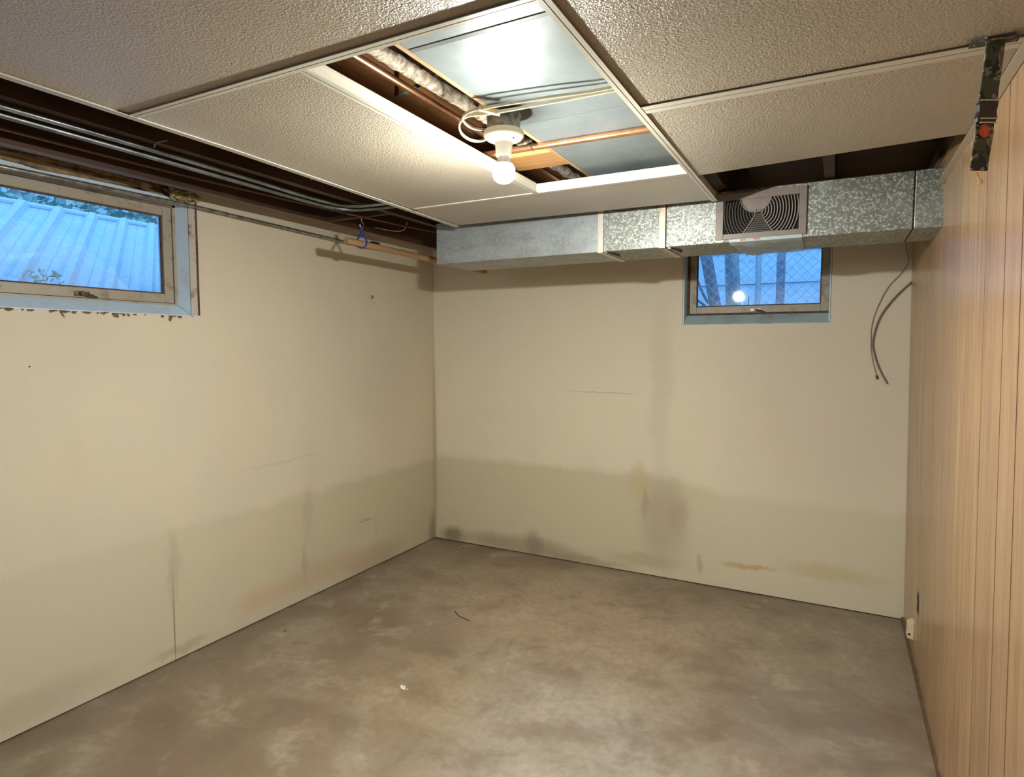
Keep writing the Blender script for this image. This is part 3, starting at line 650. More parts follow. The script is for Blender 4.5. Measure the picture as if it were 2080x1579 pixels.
# ---------------------------------------------------------------- ceiling services
# duct
YD0, YD1, DZ0, DZ1 = -1.10, -0.76, 1.945, 2.163
duct = thing('air_duct', (1.95, -0.93, DZ0), 'long rectangular galvanized duct running under the ceiling above the small window', 'duct')
secs = [(0.795, 1.722, 'sgalv'), (1.746, 2.012, 'galv'), (2.042, 2.977, 'galv'), (2.981, 3.086, 'galv')]
for i, (x0, x1, mt) in enumerate(secs):
    MB().box((x0, YD0, DZ0), (x1, YD1, DZ1)).obj('duct_section', MT[mt], duct, bevel=0.003)
MB().box((1.721, YD0 - 0.005, DZ0 - 0.004), (1.747, YD1, DZ1 + 0.003)).obj('joint_strip', simple('pale_joint_strip', (0.72, 0.70, 0.64), 0.4, 0.3), duct, bevel=0.001)
MB().box((2.010, YD0 - 0.004, DZ0 - 0.003), (2.040, YD1, DZ1 + 0.003)).obj('joint_strip', simple('tan_joint_strip', (0.62, 0.52, 0.42), 0.4, 0.4, col2=(0.45, 0.36, 0.28), scale=20), duct, bevel=0.001)
MB().box((2.040, YD0 + 0.004, DZ0 + 0.002), (2.043, YD1, DZ1 - 0.002)).obj('joint_gap', MT['dark'], duct)
MB().box((2.976, YD0 + 0.003, DZ0 + 0.002), (2.982, YD1, DZ1 - 0.002)).obj('joint_gap', MT['dark'], duct)
for x in (1.752, 2.05):
    MB().hexa([(x, YD0 + 0.003, DZ0 - 0.001), (x + 0.012, YD0 + 0.003, DZ0 - 0.001), (x + 0.040, YD0 + 0.12, DZ0 - 0.001), (x + 0.024, YD0 + 0.12, DZ0 - 0.001)],
              [(x, YD0 + 0.003, DZ0 - 0.006), (x + 0.012, YD0 + 0.003, DZ0 - 0.006), (x + 0.040, YD0 + 0.12, DZ0 - 0.012), (x + 0.024, YD0 + 0.12, DZ0 - 0.012)]).obj('drive_cleat', MT['steel'], duct)
# air grille
GX0, GX1, GZ0, GZ1 = 2.258, 2.612, 1.957, 2.150
gr = thing('air_grille', (2.435, YD0 - 0.004, GZ0), 'mauve grey air register with two fans of curved louvers on the duct', 'air vent')
yf = YD0 - 0.010
m = MB(); bw, bh = 0.031, 0.030
IX0, IX1, IZ0, IZ1 = GX0 + bw, GX1 - bw * 0.9, GZ0 + 0.022, GZ1 - bh
for a in (((GX0, GZ0), (IX0, GZ1)), ((IX1, GZ0), (GX1, GZ1)), ((IX0, GZ0), (IX1, IZ0)), ((IX0, IZ1), (IX1, GZ1))):
    m.box((a[0][0], yf, a[0][1]), (a[1][0], YD0 - 0.0005, a[1][1]))
m.obj('grille_frame', MT['grille'], gr, bevel=0.0012)
MB().box((IX0 - 0.001, YD0 - 0.002, IZ0 - 0.001), (IX1 + 0.001, YD0 - 0.001, IZ1 + 0.001)).obj('grille_recess', MT['dark'], gr)
CXg = 2.437; CZg = IZ0 + 0.085
def fin(pts, w0=0.0016, dep=0.007, y0=None, mat='louver', name='louver'):
    """thin strip standing out of the face along a polyline of (x, z)"""
    y0 = yf if y0 is None else y0
    V, F = [], []
    n = len(pts)
    for i, (x, z) in enumerate(pts):
        a = pts[max(i - 1, 0)]; b = pts[min(i + 1, n - 1)]; tx, tz = b[0] - a[0], b[1] - a[1]; L = math.hypot(tx, tz) or 1
        nx_, nz_ = -tz / L * w0 / 2, tx / L * w0 / 2
        V += [(x + nx_, y0, z + nz_), (x - nx_, y0, z - nz_), (x - nx_, y0 + dep, z - nz_), (x + nx_, y0 + dep, z + nz_)]
    for i in range(n - 1):
        for k in range(4): F.append((i * 4 + k, i * 4 + (k + 1) % 4, i * 4 + 4 + (k + 1) % 4, i * 4 + 4 + k))
    F += [(0, 1, 2, 3), (4 * n - 1, 4 * n - 2, 4 * n - 3, 4 * n - 4)]
    return MB().add(V, F).obj(name, MT[mat], gr)
UC = (2.418, IZ1 + 0.004); UR = 0.060           # half disc hanging from the top edge
def inside(x, z, side):
    if not (IX0 < x < IX1 and IZ0 < z < IZ1): return False
    if math.hypot(x - UC[0] - side * 0.0, z - UC[1]) < UR + 0.002: return False
    # lower wedge between the two curved dividers
    t = (CZg - z) / (CZg - IZ0)
    if t > 0:
        lim = 0.010 + 0.048 * t ** 1.6
        if abs(x - CXg + 0.008) < lim: return False
    return True
for side in (-1, 1):
    LV = (0.0030, 0.006, None, 'louverd') if side < 0 else (0.0036, 0.006, None, 'louver')
    for k in range(13):
        r = 0.014 + 0.0112 * k; run = []
        for i in range(61):
            a = -1.35 + 2.7 * i / 60
            x = CXg + side * (-0.004 + r * math.cos(a * 0.8)); z = CZg + 0.004 + r * math.sin(a) * 0.95
            if inside(x, z, side): run.append((x, z))
            else:
                if len(run) > 3: fin(run, *LV)
                run = []
        if len(run) > 3: fin(run, *LV)
fin([(UC[0] + UR * math.cos(a), max(UC[1] + UR * math.sin(a), IZ0)) for a in [PI + 0.06 + (PI - 0.12) * i / 24 for i in range(25)] if UC[1] + UR * math.sin(a) < IZ1 + 0.002], 0.003, 0.009, yf - 0.001, 'grille', 'divider')
for side in (-1, 1):
    fin([(CXg - 0.008 + side * (0.009 + 0.050 * t ** 1.6), CZg + 0.010 - (CZg + 0.010 - IZ0) * t) for t in [i / 16 for i in range(17)]], 0.0035, 0.009, yf - 0.001, 'grille', 'divider')
hd = MB()
pts = [(UC[0] + UR * math.cos(PI + PI * i / 24), UC[1] - 0.004 + UR * math.sin(PI + PI * i / 24)) for i in range(25)]
hd.add([(x, YD0 - 0.004, z) for x, z in pts], [tuple(range(25))]); hd.obj('damper_plate', simple('damper_enamel', (0.26, 0.21, 0.18), 0.4, var=0.2), gr)
for k in range(9):
    z = IZ0 + 0.004 + k * 0.0085; t = (CZg - z) / (CZg - IZ0); 
    if t <= 0.05: break
    lim = 0.009 + 0.046 * t ** 1.6
    fin([(CXg - 0.008 - lim, z), (CXg - 0.008 + lim, z)], 0.006, 0.003, YD0 - 0.006, 'louverd')
# plastic film taped under the grille
V = []; F = []; nu, nv = 22, 10
for j in range(nv + 1):
    for i in range(nu + 1):
        u, v = i / nu, j / nv
        x = 2.312 + 0.285 * u + (1 - u) * 0.03 * v
        y = YD0 - 0.002 + max(0, v - 0.12) * 0.42; z = (DZ0 - 0.004 + 0.016 * (1 - v / 0.12)) if v < 0.12 else DZ0 - 0.004
        nn = mnoise.noise(Vector((x * 14, v * 4, 2))) * 0.016 + mnoise.noise(Vector((x * 45, v * 11, 5))) * 0.008
        V.append((x, y - (0.003 if v < 0.12 else 0), z - abs(nn) * (1 if v > 0.1 else 0)))
for j in range(nv):
    for i in range(nu): a = j * (nu + 1) + i; F.append((a, a + 1, a + nu + 2, a + nu + 1))
film = MB().add(V, F).obj('plastic_film', MT['film'], None, smooth=True, label='crumpled clear plastic film taped under the duct below the register', category='plastic film')
for i in range(9):
    x = 2.322 + i * 0.0065; MB().box((x, YD0 - 0.0064, DZ0 + 0.003), (x + 0.0045, YD0 - 0.0058, DZ0 + 0.009)).obj('printed_mark', MT['red' if i in (6, 7, 8) else 'whitep'], film)
for i in range(3):
    x = 2.415 + i * 0.009; MB().box((x, YD0 - 0.0064, DZ0 + 0.004), (x + 0.006, YD0 - 0.0058, DZ0 + 0.009)).obj('printed_mark', MT['red'], film)

# sheet metal panning on the joists over the opening
def sheet(x0, x1, y0, y1, z, label, nm='metal_sheet'):
    return MB().box((x0, y0, z), (x1, y1, z + 0.0012)).obj(nm, MT['pan'], None, label=label, category='metal sheet')
sheet(1.862, 2.60, -2.74, -2.20, ZJ - 0.0035, 'scratched grey metal sheet in the ceiling opening, behind the cables nearest the camera')
sheet(1.862, 2.60, -2.20, -1.50, ZJ - 0.0030, 'grey metal sheet in the ceiling opening crossed by the copper pipe')
sheet(1.862, 2.60, -3.30, -2.742, ZJ - 0.0030, 'narrow strip of metal sheet at the near edge of the ceiling opening')

for o_, y in ((bpy.data.objects['metal_sheet'], -2.735), (bpy.data.objects['metal_sheet.001'], -2.196)):
    MB().hexa([(1.864, y - 0.006, ZJ - 0.0045), (2.6, y - 0.006, ZJ - 0.0045), (2.6, y + 0.006, ZJ - 0.0060), (1.864, y + 0.006, ZJ - 0.0060)],
              [(1.864, y - 0.006, ZJ - 0.0036), (2.6, y - 0.006, ZJ - 0.0036), (2.6, y + 0.006, ZJ - 0.0036), (1.864, y + 0.006, ZJ - 0.0036)]).obj('folded_seam', MT['pan'], o_)
# lamp
lamp = thing('ceiling_lamp', (LAMP.x, LAMP.y, 2.165), 'bare glowing bulb in a cream porcelain holder hanging in the ceiling opening', 'lamp')
lx, ly = LAMP.x, LAMP.y
MB().lathe([(0.0520, 2.1665), (0.0525, 2.160), (0.0500, 2.158), (0.0500, 2.117), (0.046, 2.115)], (lx, ly), 8).obj('junction_box', MT['jbox'], lamp, bevel=0.001)
MB().lathe([(0.060, 2.168), (0.0605, 2.1655), (0.055, 2.1645)], (lx + 0.018, ly + 0.01), 32).obj('box_shadow_disc', MT['black'], lamp)  # black disc against the sheet, standing in for the junction box's shadow
h = MB().lathe([(0.050, 2.1175), (0.0565, 2.1165), (0.0585, 2.110), (0.0575, 2.102), (0.050, 2.094), (0.036, 2.089), (0.0265, 2.084), (0.0245, 2.074), (0.0228, 2.055), (0.0218, 2.046), (0.018, 2.045)], (lx, ly), 48).obj('lamp_holder', MT['porcelain'], lamp, smooth=True)
for s in (-1, 1): MB().tube([(lx + s * 0.038, ly - 0.012 * s, 2.088), (lx + s * 0.038, ly - 0.012 * s, 2.0925)], 0.003, 8).obj('screw', MT['brass'], h)
bl = MB().lathe([(0.0165, 2.047), (0.0175, 2.043), (0.0178, 2.034), (0.0205, 2.029), (0.0260, 2.0235)], (lx, ly), 36).obj('bulb_collar', simple('bulb_collar_plastic', (0.80, 0.78, 0.72), 0.35), lamp, smooth=True)
bs = MB().lathe([(0.0262, 2.0232), (0.0300, 2.0170), (0.0318, 2.0110), (0.0325, 2.0050), (0.0322, 1.9975), (0.0310, 1.9912)], (lx, ly), 36).obj('bulb_shoulder', MT['bulbup'], lamp, smooth=True)
MB().lathe([(0.0310, 1.9911), (0.0290, 1.9855), (0.0262, 1.981), (0.018, 1.974), (0.008, 1.9712), (0.001, 1.971)], (lx, ly), 36).obj('bulb', MT['bulb'], lamp, smooth=True)

# cables to the lamp
cb = thing('lamp_cable', (1.88, -2.42, 2.14), 'cream flat cable looped beside the lamp box and strung over the metal sheet', 'cable')
c1 = smooth_path([(2.62, -2.36, 2.163), (2.226, -2.375, 2.150), (2.05, -2.405, 2.146), (1.90, -2.425, 2.143), (1.83, -2.425, 2.142), (1.79, -2.40, 2.138), (1.785, -2.35, 2.130), (1.815, -2.318, 2.128), (1.835, -2.305, 2.130)], 8)
MB().tube(c1, 0.0046, 8, flat=0.6).obj('cable_run', MT['cable'], cb, smooth=True)
c2 = smooth_path([(2.62, -2.33, 2.163), (2.226, -2.355, 2.151), (2.00, -2.385, 2.141), (1.88, -2.398, 2.138), (1.815, -2.405, 2.140), (1.765, -2.375, 2.138), (1.735, -2.32, 2.130), (1.742, -2.275, 2.122), (1.775, -2.262, 2.120), (1.812, -2.285, 2.124), (1.835, -2.31, 2.132)], 8)
MB().tube(c2, 0.0050, 8, flat=0.6).obj('cable_run', MT['cable'], cb, smooth=True)
MB().tube([(1.862, -2.43, 2.145), (1.885, -2.405, 2.141), (1.90, -2.385, 2.139)], 0.009, 8).obj('cable_clamp', simple('yellow_clamp', (0.75, 0.60, 0.28), 0.4), cb, smooth=True)
# copper pipes
MB().tube([(1.652, -4.5, 2.232), (1.640, -2.66, 2.232), (1.634, -1.98, 2.232), (1.63, -0.8, 2.232)], 0.0105, 14).obj('copper_pipe', MT['copper'], None, smooth=True, label='shiny copper pipe running lengthwise between the joists beside the lagged pipe', category='pipe')
MB().tube([(1.30, -2.03, 2.1575), (1.80, -2.03, 2.1575), (2.60, -2.005, 2.1575)], 0.0110, 14).obj('copper_pipe', MT['copper'], None, smooth=True, label='copper pipe crossing below the metal sheet behind the glowing bulb', category='pipe')
MB().tube([(1.83, -2.03, 2.172), (1.827, -2.046, 2.160), (1.83, -2.046, 2.150), (1.832, -2.03, 2.1445)], 0.0016, 6).obj('pipe_hanger', MT['steel'], None, label='thin wire hanger holding the crossing copper pipe', category='hanger')
# lagged pipe
pts = []; rs = []
segs = [(1.722, -4.4), (1.713, -2.66), (1.728, -2.40), (1.746, -2.20)]
for i in range(90):
    y = -4.0 + i * (4.0 - 2.27) / 89; x = 1.715 + 0.02 * max(0, (y + 2.66)) ** 1.0 * 1.6
    pts.append((x, y, 2.2305)); rs.append(0.021 + 0.003 * mnoise.noise(Vector((y * 30, 0, 0))) + 0.0015 * math.sin(y * 120))
m = MB().tube(pts, rs, 14)
ob = thing('lagged_pipe', (1.72, -2.4, 2.23), 'fluffy off-white lagged pipe in ragged sleeves between the joists', 'pipe')
m.obj('lagging_sleeve', MT['lag'], ob, smooth=True)
for y0, y1, r0 in ((-2.26, -2.06, 0.017), (-2.04, -1.86, 0.019), (-1.62, -0.9, 0.020)):
    p2 = []; r2 = []
    for i in range(24):
        t = i / 23; y = y0 + (y1 - y0) * t; p2.append((1.722 - 0.012 * (y > -1.8), y, 2.2305)); r2.append(r0 + 0.003 * math.sin(i * 1.7) + 0.002 * mnoise.noise(Vector((y * 40, 3, 0))))
    MB().tube(p2, r2, 12).obj('lagging_sleeve', MT['lag'], ob, smooth=True)
MB().tube([(1.715, -4.2, 2.2305), (1.722, -2.2, 2.2305), (1.712, -0.85, 2.2305)], 0.009, 8).obj('inner_pipe', MT['copper'], ob, smooth=True)

# left bay: conduits, wires
p = smooth_path([(0.622, -7.0, 2.155), (0.622, -4.0, 2.155), (0.620, -3.0, 2.155), (0.605, -2.2, 2.155), (0.600, -1.85, 2.154), (0.610, -1.70, 2.153), (0.66, -1.615, 2.152), (0.76, -1.585, 2.152), (0.90, -1.575, 2.152), (1.35, -1.55, 2.152)], 8)
MB().tube(p, 0.0092, 12).obj('conduit', MT['steel'], None, smooth=True, label='grey steel conduit bending right above the blue cord, lower of the pair', category='conduit')
p = smooth_path([(0.688, -7.0, 2.158), (0.688, -3.2, 2.158), (0.676, -2.3, 2.158), (0.655, -1.95, 2.158), (0.665, -1.72, 2.158), (0.72, -1.645, 2.158), (0.90, -1.615, 2.160), (1.35, -1.60, 2.16)], 8)
MB().tube(p, 0.0092, 12).obj('conduit', simple('bright_conduit', (0.36, 0.38, 0.42), 0.34, 0.85, var=0.5, scale=9), None, smooth=True, label='brighter steel conduit nearest the tiles, upper of the pair along the left gap', category='conduit')
p = smooth_path([(0.42, -7.0, 2.175), (0.42, -3.0, 2.175), (0.44, -2.0, 2.18), (0.60, -1.1, 2.165), (0.70, -0.7, 2.17)], 8)
MB().tube(p, 0.006, 8).obj('brown_wire', simple('brown_wire', (0.10, 0.05, 0.03), 0.6), None, smooth=True, label='thin brown wire sagging between the dark joists near the duct', category='wire')
p = smooth_path([(0.30, -1.02, 2.20), (0.42, -1.0, 2.172), (0.52, -1.03, 2.165), (0.60, -1.10, 2.19)], 8)
MB().tube(p, 0.0022, 6).obj('tan_wire', simple('tan_wire', (0.45, 0.24, 0.10), 0.6), None, smooth=True, label='short tan wire looping between the joists left of the duct end', category='wire')
for q, l in (([(0.98, -2.10, 2.20), (0.93, -2.12, 2.17), (0.88, -2.08, 2.155)], 'bent pale hanger wire poking out above the tile edge'),
             ([(0.77, -2.60, 2.175), (0.74, -2.62, 2.165), (0.70, -2.60, 2.162)], 'small rusty nail clip over the conduits by the large window')):
    MB().tube(smooth_path(q, 5), 0.0022, 6).obj('hanger_wire', MT['steel'], None, label=l, category='wire')
# steel rod along the left wall
MB().tube([(0.030, -5.0, 2.146), (0.030, -3.0, 2.148), (0.030, -2.0, 2.158), (0.030, -1.0, 2.141), (0.030, -0.75, 2.139)], 0.0095, 12).obj('steel_rod', MT['rod'], None, smooth=True, label='long thin steel rod lying along the top of the left wall and window', category='rod')
# wooden dowel hung on a blue cord
DY0 = -1.492; dz = lambda y: 2.036
MB().tube([(0.513, DY0, 2.036), (0.513, -0.10, 2.030)], 0.0172, 20).obj('wooden_pole', MT['dowel'], None, smooth=True, label='round wooden closet pole hanging from a blue cord near the duct', category='pole')
yc = -1.375
cd = thing('cord_loop', (0.513, yc, 2.12), 'dark blue cord loop tied round the wooden pole', 'cord')
ring = [(0.513 + 0.019 * math.cos(a), yc - 0.010 + 0.006 * math.sin(a), 2.036 + 0.0195 * math.sin(a)) for a in [-2.4 + 4.8 * i / 24 for i in range(25)]]
up1 = smooth_path([(0.513 - 0.0195, yc - 0.016, 2.030), (0.500, yc - 0.022, 2.052), (0.508, yc - 0.006, 2.085), (0.515, yc + 0.003, 2.112), (0.513, yc, 2.124)], 6)
up2 = smooth_path([(0.513 + 0.0195, yc + 0.010, 2.030), (0.530, yc + 0.016, 2.055), (0.518, yc + 0.006, 2.085), (0.511, yc - 0.003, 2.112), (0.513, yc, 2.124)], 6)
under = [(0.513 + 0.0200 * math.cos(a), yc - 0.003 + 0.013 * math.cos(a), 2.034 + 0.0200 * math.sin(a)) for a in [PI * 1.0 + PI * i / 16 for i in range(17)]]
MB().tube(up1, 0.0052, 8).tube(up2, 0.0052, 8).tube(under, 0.0040, 8).obj('cord_strands', MT['blue'], cd, smooth=True)
lump((0.513, yc, 2.092), (0.009, 0.009, 0.012), 2, 'knot', MT['blue'], cd, sub=2, amp=0.3).matrix_parent_inverse = Matrix.Translation(-cd.location)
hk = [(0.513, yc, 2.172), (0.513, yc, 2.160)] + [(0.513 + 0.008 * math.sin(a) * 0.3, yc + 0.012 * math.sin(a), 2.136 + 0.016 * math.cos(a)) for a in [0.2 + 5.6 * i / 20 for i in range(21)]]
MB().tube(hk, 0.0022, 8).obj('screw_hook', MT['chrome'], None, smooth=True, label='bright open wire hook above the blue cord', category='hook')
MB().box((0.271, -1.388, 2.1725), (0.694, -1.362, 2.190)).obj('hook_batten', MT['djoist'], ceil)

# small bits near the corner: dark bracket on wall top
MB().box((0.002, -0.72, 2.135), (0.03, -0.65, 2.185)).obj('black_bracket', MT['black'], None, bevel=0.003, label='small black block at the wall top behind the wooden pole', category='bracket')

# ---------------------------------------------------------------- strap
SX, SY = 2.985, -2.345
sp = thing('camo_strap', (SX, SY, 2.10), 'camouflage webbing strap with black buckle hanging from the ceiling grid by the panelled wall', 'strap')
# strap faces the room: width along the direction (0.884,0.467)
wd = Vector((0.884, 0.467, 0)).normalized(); nn = Vector((0.467, -0.884, 0)).normalized()
def ribbon(path, width, th, name, mat, parent, lean=0.0):
    m = MB(); V = []; F = []
    for i, (off, out, z, ww) in enumerate(path):
        c = Vector((SX, SY, 0)) + wd * off + nn * out + Vector((0, 0, z)); a = wd * (width * ww / 2); t = nn * th / 2
        V += [c - a - t, c + a - t, c + a + t, c - a + t]
    for i in range(len(path) - 1):
        for k in range(4): F.append((i * 4 + k, i * 4 + (k + 1) % 4, i * 4 + 4 + (k + 1) % 4, i * 4 + 4 + k))
    L = len(path) * 4; F += [(0, 1, 2, 3), (L - 1, L - 2, L - 3, L - 4)]
    m.add(V, F); return m.obj(name, mat, parent)
ribbon([(0.006, 0.012, 2.112, 1.0), (0.006, 0.014, 2.09, 1.0), (0.004, 0.012, 2.05, 1.0), (0.001, 0.010, 2.005, 1.0), (0.0, 0.010, 1.985, 1.0)], 0.036, 0.003, 'upper_webbing', MT['camo'], sp)
ribbon([(-0.004, 0.010, 1.945, 1.0), (-0.006, 0.012, 1.92, 1.0), (-0.010, 0.011, 1.88, 0.97), (-0.012, 0.010, 1.850, 0.97)], 0.036, 0.003, 'lower_webbing', MT['camo'], sp)
bk = ribbon([(0.0, 0.010, 1.984, 0.95), (-0.001, 0.010, 1.978, 1.0), (-0.002, 0.010, 1.965, 0.9), (-0.003, 0.010, 1.952, 1.05), (-0.004, 0.010, 1.944, 0.95)], 0.037, 0.010, 'buckle', MT['black'], sp)
for z in (1.984, 1.949, 1.941):
    ribbon([(-0.001, 0.0165, z, 1), (-0.001, 0.0165, z + 0.002, 1)], 0.034, 0.002, 'buckle_edge', simple('pale_buckle_edge', (0.5, 0.48, 0.45), 0.3), sp)
dv = []
md = MB(); c = Vector((SX, SY, 1.926)) + wd * -0.008 + nn * 0.0145
V = [c + wd * 0.0105 * math.cos(a) + Vector((0, 0, 0.013 * math.sin(a))) for a in [2 * PI * i / 24 for i in range(24)]]
md.add([v for v in V] + [v + nn * 0.002 for v in V], [tuple(range(24)), tuple(range(24, 48))] + [(i, (i + 1) % 24, 24 + (i + 1) % 24, 24 + i) for i in range(24)])
md.obj('medallion', MT['orange'], sp)
# wrap over the grid flange
m = MB(); m.hexa([(2.955, -2.375, 2.0975), (3.035, -2.362, 2.0975), (3.035, -2.335, 2.0975), (2.955, -2.342, 2.0975)], [(2.955, -2.375, 2.0995), (3.035, -2.362, 2.0995), (3.035, -2.335, 2.0995), (2.955, -2.342, 2.0995)])
m.obj('webbing_wrap', MT['camo'], sp)
hk = [Vector((SX, SY, 0)) + wd * o_ + nn * 0.010 + Vector((0, 0, z)) for o_, z in ((-0.012, 1.851), (-0.012, 1.842), (-0.006, 1.836), (-0.002, 1.829), (-0.005, 1.822), (-0.011, 1.822), (-0.013, 1.829))]
MB().tube(smooth_path(hk, 5), 0.0016, 8).obj('key_hook', MT['gold'], sp, smooth=True)
MB().tube([Vector((SX, SY, 1.849)) + wd * -0.028 + nn * 0.010, Vector((SX, SY, 1.849)) + wd * 0.004 + nn * 0.010], 0.0018, 8).obj('end_bar', MT['gold'], sp)

# ---------------------------------------------------------------- wires on the back wall
p = smooth_path([(3.041, -0.012, 2.30), (3.041, -0.012, 2.051), (3.056, -0.012, 1.953), (3.03, -0.012, 1.895), (2.961, -0.010, 1.802), (2.905, -0.008, 1.644), (2.900, -0.008, 1.511), (2.912, -0.008, 1.42), (2.934, -0.010, 1.335)], 8)
t_ = thing('thin_wire', (2.92, -0.01, 1.5), 'thin pale wire dangling down the back wall with a small cap on its end', 'wire')
MB().tube(p, 0.0022, 8).obj('wire_run', MT['wirel'], t_, smooth=True)
MB().tube([(2.933, -0.010, 1.342), (2.936, -0.010, 1.322)], 0.0058, 10).obj('end_cap', simple('brown_cap', (0.13, 0.07, 0.05), 0.5), t_, smooth=True)
p = smooth_path([(3.090, -0.012, 1.855), (3.040, -0.014, 1.805), (2.986, -0.014, 1.740), (2.935, -0.012, 1.65), (2.910, -0.010, 1.54), (2.916, -0.010, 1.47), (2.944, -0.010, 1.38), (2.984, -0.012, 1.298)], 8)
MB().tube(p, 0.0044, 8).obj('thick_wire', MT['wire'], None, smooth=True, label='thicker grey brown wire curving out of the corner panelling', category='wire')
MB().tube([(0.001, -0.712, 1.835), (0.012, -0.706, 1.822), (0.004, -0.718, 1.812)], 0.0035, 6).obj('wall_hook', MT['rust'], None, label='tiny rusty hook in the left wall near the corner', category='hook')
MB().tube([(0.0, -2.682, 1.421), (0.004, -2.682, 1.421)], 0.003, 6).obj('nail', MT['rust'], None, label='dark nail head in the left wall under the large window', category='nail')

# ---------------------------------------------------------------- right wall bits
MB().box((rx(.33) + 0.0012, OY0 + 0.002, OZ0 + 0.002), (rx(.33) + 0.0075, OY1 - 0.002, OZ1 - 0.002)).obj('socket_cutout', MT['dark'], None, label='dark empty socket hole low in the panelling', category='socket')  # dark plate nearly flush, standing in for the shade inside the hole
jx = rx(0.14)
jk = MB().hexa([(jx - 0.028, -0.50, 0.110), (jx, -0.505, 0.105), (jx, -0.435, 0.105), (jx - 0.028, -0.440, 0.110)],
               [(jx - 0.026, -0.498, 0.178), (jx, -0.503, 0.190), (jx, -0.437, 0.190), (jx - 0.026, -0.442, 0.178)])
j = thing('phone_jack', (jx, -0.47, 0.105), 'small cream phone jack box on the panelling just above the floor', 'phone jack')
jk.obj('jack_body', MT['cream'], j, bevel=0.003)
MB().box((jx - 0.024, -0.5045, 0.127), (jx - 0.014, -0.4990, 0.134)).obj('jack_port', MT['dark'], j)

# ---------------------------------------------------------------- floor bits
cp = MB()
for i in range(9):
    x, y = 1.095 + random.gauss(0, 0.012), -1.82 + random.gauss(0, 0.007); s = random.uniform(0.002, 0.005)
    cp.hexa([(x - s, y - s, 0.0), (x + s, y - s * .6, 0.0), (x + s, y + s, 0.0), (x - s * .5, y + s, 0.0)], [(x - s * .6, y - s * .6, 0.003), (x + s * .6, y - s * .4, 0.003), (x + s * .5, y + s * .5, 0.002), (x - s * .4, y + s * .6, 0.003)])
cp.obj('plaster_crumbs', MT['chip'], None, kind='stuff', label='white plaster crumbs on the concrete floor', category='debris')
MB().tube(smooth_path([(0.875, -1.062, 0.004), (0.925, -1.10, 0.004), (0.985, -1.118, 0.004), (1.010, -1.125, 0.004)], 5), 0.0024, 6).obj('twig', MT['rust'], None, label='thin curved twig lying on the floor before the corner', category='twig')
for (x, y), l in (((0.33, -0.11), 'dark grit speck on the floor beside the corner'), ((0.215, -1.68), 'dark grit speck on the floor along the left wall')):
    lump((x, y, 0.003), (0.006, 0.005, 0.003), x, 'grit', MT['rust'], None, sub=1)['label'] = l
for o_ in [o for o in bpy.data.objects if o.name.startswith('grit')]: o_['category'] = 'grit'

# ---------------------------------------------------------------- outside
MB().box((-9, -9, 1.35), (-0.22, 9, 1.50)).obj('garden_ground', MT['ground'], **ST)
MB().box((-0.22, 0.22, 1.35), (9, 9, 1.50)).obj('garden_ground', MT['ground'], **ST)
# corrugated sheet sloping up and away outside the large window
d = Vector((-1.0, 0.66, 0.50)); s_ = Vector((0.0, 1.0, 0.0)); nrm = Vector((0.45, 0, 0.9)).normalized()
prof = []
for k in range(-5, 8):
    y0 = -2.09 + 0.19 * k
    prof += [(y0 - 0.042, 0.0), (y0 - 0.018, 0.034), (y0 + 0.018, 0.034), (y0 + 0.042, 0.0), (y0 + 0.093, 0.0), (y0 + 0.097, 0.004), (y0 + 0.101, 0.0)]
V = []; F = []
for t in (-0.22, 0.3, 0.95):
    for y0, hgt in prof:
        b_ = Vector((-0.5, y0, 1.835)) + d * t + nrm * hgt
        V.append(b_)
n = len(prof)
for r_ in range(2):
    for i in range(n - 1): F.append((r_ * n + i, r_ * n + i + 1, (r_ + 1) * n + i + 1, (r_ + 1) * n + i))
cs = MB().add(V, F).obj('corrugated_sheet', MT['corr'], None, label='pale corrugated metal sheet sloping up outside the large window', category='metal sheet')
cs.modifiers.new('thick', 'SOLIDIFY').thickness = 0.003
e0, e1 = Vector((-0.5, -3.1, 1.835)) + d * 0.95, Vector((-0.5, -0.7, 1.835)) + d * 0.95
MB().tube([e0 + Vector((0, 0, 0.012)), e1 + Vector((0, 0, 0.012))], 0.016, 8).obj('top_rail', MT['siding'], cs)
lf = MB()
for i in range(70):
    t = random.uniform(-0.2, 0.7) ; y = random.uniform(-2.75, -1.75); c = Vector((-0.5, y, 1.835)) + d * t + nrm * 0.027
    s = random.uniform(0.003, 0.008); a = random.uniform(0, PI)
    u = Vector((math.cos(a) * 0.4, math.sin(a), 0)) * s * 3; v = Vector((-math.sin(a) * .4, math.cos(a), 0.2)) * s * 0.6
    lf.add([c - u, c + v, c + u, c - v], [(0, 1, 2, 3)])
lf.obj('leaf_litter', simple('dead_leaf', (0.20, 0.10, 0.10), 0.9), None, kind='stuff', label='scattered dead leaf bits on the corrugated sheet', category='leaves')
def foliage(name, c, r, n, seed, label, mat='leaf', size=0.05):
    rnd = random.Random(seed); m = MB()
    for i in range(n):
        while True:
            q = Vector((rnd.uniform(-1, 1), rnd.uniform(-1, 1), rnd.uniform(-1, 1)))
            if q.length < 1: break
        c0 = Vector(c) + Vector((q.x * r[0], q.y * r[1], q.z * r[2]))
        u = Vector((rnd.gauss(0, 1), rnd.gauss(0, 1), rnd.gauss(0, 1))).normalized(); v = u.orthogonal().normalized()
        s = size * rnd.uniform(0.5, 1.2)
        m.add([c0 - u * s, c0 - v * s * 0.45 + u * s * 0.1, c0 + u * s, c0 + v * s * 0.45 + u * 0.1 * s], [(0, 1, 2, 3)])
    return m.obj(name, MT[mat], None, kind='stuff', label=label, category='foliage')
foliage('garden_shrub', (-2.6, -1.2, 2.5), (0.5, 2.2, 0.75), 5000, 3, 'green shrub leaves beyond the corrugated sheet', size=0.06)
